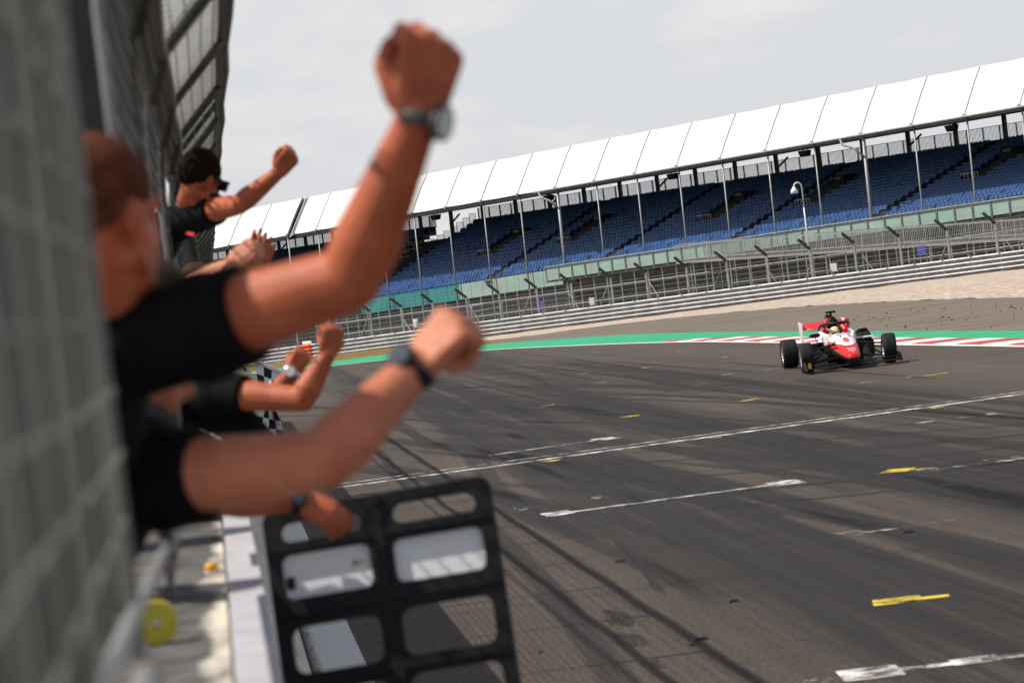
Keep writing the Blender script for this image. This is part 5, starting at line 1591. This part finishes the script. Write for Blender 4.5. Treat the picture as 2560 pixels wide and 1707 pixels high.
# suspension
def tub(a, b, r=.014): return lambda mb: mb.tube([V(a), V(b)], r, 8)
for e in (-1, 1):
    for (a, b, r) in (((-.05, .19 * e, .47), (.02, .68 * e, .40), .015), ((-.45, .24 * e, .47), (-.02, .68 * e, .40), .015), ((.02, .17 * e, .22), (.03, .68 * e, .17), .015), ((-.45, .25 * e, .22), (-.02, .68 * e, .17), .015), ((-.12, .20 * e, .52), (-.02, .66 * e, .20), .014), ((.10, .17 * e, .42), (.10, .68 * e, .33), .011)):
        part('front_arm', M['carbon'], tub(a, b, r))
    for (a, b, r) in (((-2.6, .2 * e, .42), (-2.93, .64 * e, .40), .016), ((-3.0, .14 * e, .42), (-2.97, .64 * e, .40), .016), ((-2.5, .2 * e, .2), (-2.93, .64 * e, .17), .016), ((-3.0, .14 * e, .2), (-2.97, .64 * e, .17), .016), ((-2.95, .1 * e, .3), (-2.95, .66 * e, .29), .03)):
        part('rear_arm', M['carbon'], tub(a, b, r))
    mir = part('mirror', M['carbon'], lambda mb: mb.loft([sec(-.86, .10, .625, .695, cy=.47 * e, e=3), sec(-.93, .11, .62, .70, cy=.47 * e, e=3)]), True)
    part('mirror_housing', M['car_white'], lambda mb: mb.loft([sec(-.93, .108, .622, .702, cy=.47 * e, e=3), sec(-1.02, .07, .64, .695, cy=.46 * e, e=3)]), True, mir)
    part('stalk', M['carbon'], lambda mb: mb.tube([V((-.89, .47 * e, .62)), V((-.85, .45 * e, .52)), V((-.80, .30 * e, .49))], .008, 6), False, mir)
# wheels
def wheel(x, y, r, w, steer=0.0, camber=0.0):
    e = 1 if y > 0 else -1
    R = Matrix.Translation(V((x, y, r))) @ Matrix.Rotation(steer, 4, 'Z') @ Matrix.Rotation(camber * e, 4, 'X')
    root = bpy.data.objects.new('wheel', None); COL.objects.link(root); root.parent = car; root.matrix_local = R
    WM[root.name] = WM[car.name] @ R
    n = 44
    def lathe(mb, prof):
        secs = []
        for j in range(n):
            a = 2 * PI * j / n
            secs.append([V((math.cos(a) * rr, yy, math.sin(a) * rr)) for rr, yy in prof])
        secs.append(secs[0]); mb.loft(secs, caps=False)
    h = w / 2
    mb = MB(); lathe(mb, [(.175, -h * .86), (.20, -h * .96), (r * .86, -h), (r * .95, -h * .93), (r * .99, -h * .78), (r, -h * .4), (r, h * .4), (r * .99, h * .78), (r * .95, h * .93), (r * .86, h), (.20, h * .96), (.175, h * .86)])
    mb.build('tyre', M['tyre'], root, True, local=True)
    mb = MB(); lathe(mb, [(.178, -h * .84), (.183, -h * .90), (.172, -h * .90), (.160, -h * .70), (.150, 0), (.160, h * .70), (.172, h * .90), (.183, h * .90), (.178, h * .84)])
    mb.build('rim', M['rim'], root, True, local=True)
    mb = MB()
    for k in range(10):
        a = 2 * PI * k / 10
        c, s_ = math.cos(a), math.sin(a)
        mb.beam(V((c * .03, e * h * .62, s_ * .03)), V((c * .168, e * h * .80, s_ * .168)), .022, .016, up=V((0, 1, 0)))
    o = mb.build('spokes', M['rim'], root, local=True)
    mb = MB(); mb.tube([V((0, e * h * .3, 0)), V((0, e * h * .78, 0))], [.05, .034], 14); mb.build('hub', M['carbon'], root, local=True)
    mb = MB(); mb.tube([V((0, -e * h * .5, 0)), V((0, e * h * .3, 0))], [.14, .14], 20); mb.build('brake_disc', M['carbon'], root, local=True)
wheel(0, -.80, .288, .25, -.04, -.02); wheel(0, .80, .288, .25, -.05, -.05)
wheel(-2.95, -.76, .292, .31); wheel(-2.95, .76, .292, .31)
# race number and lettering
def top_m(x, y, z, ang, sx, sy):
    c, s_ = math.cos(ang), math.sin(ang)
    return Matrix.Translation(V((x, y, z))) @ Matrix(((0, -c, s_, 0), (1, 0, 0, 0), (0, s_, c, 0), (0, 0, 0, 1))) @ Matrix.Diagonal((sx, sy, 1, 1))
me = text_mesh('8', .19, .002, .002)
mesh_part(me, 'race_number', M['car_red'], car, top_m(-.02, .0, .537, .245, 1.25, 2.1))
def bars(name, m, rows, ang):
    for (x, y, z, w, l) in rows:
        mb = MB(); mb.box((0, 0, 0), (w, l, .003)); o = mb.build(name, m, car, local=True); o.matrix_local = top_m(x, y, z, ang, 1, 1)
txt = M['car_white']; blk = M['carbon']
for (x, z, s_, word, sx, sy) in ((.545, .384, .055, 'PREMA', .95, 1.7), (.64, .352, .045, 'RACING', .8, 1.6), (.72, .325, .035, 'F3', .9, 1.6)):
    me = text_mesh(word, s_, .0015, .001); mesh_part(me, 'lettering', txt, car, top_m(x, .0, z, .33, sx, sy))
me = text_mesh('PREMA', .085, .0015, .001)
RS = Matrix.Translation(V((-.42, -.300, .425))) @ Matrix.Rotation(-.118, 4, 'Z') @ Matrix(((1, 0, 0, 0), (0, 0, -1, 0), (0, 1, 0, 0), (0, 0, 0, 1)))
mesh_part(me, 'lettering', txt, car, RS)
me = text_mesh('RACING', .045, .0015, .0)
mesh_part(me, 'lettering', M['gold'], car, Matrix.Translation(V((-.42, -.302, .365))) @ Matrix.Rotation(-.118, 4, 'Z') @ Matrix(((1, 0, 0, 0), (0, 0, -1, 0), (0, 1, 0, 0), (0, 0, 0, 1))))
bars('sponsor_line', blk, [(-.37, -.05, .612, .022, .16), (-.37, .12, .612, .022, .13), (-.50, -.08, .638, .03, .05), (-.50, .03, .638, .03, .04), (-.50, .12, .638, .03, .03)], .21)
mb = MB(); mb.box((0, 0, 0), (.07, .15, .003)); o = mb.build('badge', M['car_red'], car, local=True); o.matrix_local = Matrix.Translation(V((.02, -.193, .27))) @ Matrix(((1, 0, 0, 0), (0, 0, -1, 0), (0, 1, 0, 0), (0, 0, 0, 1)))
mb = MB(); mb.box((0, 0, 0), (.042, .075, .004)); o2 = mb.build('badge_inset', blk, car, local=True); o2.matrix_local = o.matrix_local @ Matrix.Translation(V((0, .01, .001)))

# ---- driver in the cockpit, arms up
dloc = WM[car.name] @ V((-1.25, 0, .3))
drv = thing('person', 'driver in yellow helmet and red suit with arms raised in the racing car', 'person', dloc, CARR)
WC = WM[car.name]
def cw(x, y, z): return WC @ V((x, y, z))
mb = MB()
mb.ell(cw(-1.32, 0, .45), (.15, .2, .2), WC.to_3x3()); mb.capsule(cw(-1.30, -.16, .56), cw(-1.30, .16, .56), .075, .075)
mb.capsule(cw(-1.30, -.17, .57), cw(-1.24, -.235, .74), .060, .052); mb.capsule(cw(-1.24, -.235, .74), cw(-1.36, -.125, .93), .050, .036)
mb.capsule(cw(-1.25, .15, .56), cw(-1.10, .17, .70), .060, .052); mb.capsule(cw(-1.10, .17, .70), cw(-1.22, .115, .83), .052, .040)
mb.capsule(cw(-1.30, .17, .56), cw(-1.38, .25, .80), .045, .04)
for e in (-1, 1): mb.chain([cw(-1.25, .1 * e, .3), cw(-.75, .1 * e, .42), cw(-.35, .08 * e, .25)], [.08, .065, .05])
fuse(mb, 'race_suit', M['car_red'], drv, .012, 4)
hl = cw(-1.20, -.03, .655)
HR = WC.to_3x3()
mb = MB(); mb.ell(hl, (.138, .118, .13), HR, 24, 16); mb.ell(hl + HR @ V((.05, 0, -.06)), (.09, .09, .065), HR, 18, 12)
hm = fuse(mb, 'helmet', M['helmet'], drv, .008, 4)
mb = MB(); mb.ell(hl + HR @ V((.022, 0, -.005)), (.128, .104, .045), HR, 24, 12); mb.build('visor', M['visor'], hm, True)
mb = MB(); hand(mb, cw(-1.36, -.125, .93), HR @ V((-.35, .3, .9)), HR @ V((1, 0, .2)), -1, 1.1); fuse(mb, 'glove', M['carbon'], drv, .008, 2)
mb = MB(); hand(mb, cw(-1.38, .25, .80), HR @ V((-.1, 0, 1)), HR @ V((1, 0, .2)), 1, 1.1); fuse(mb, 'glove', M['car_red'], drv, .008, 2)
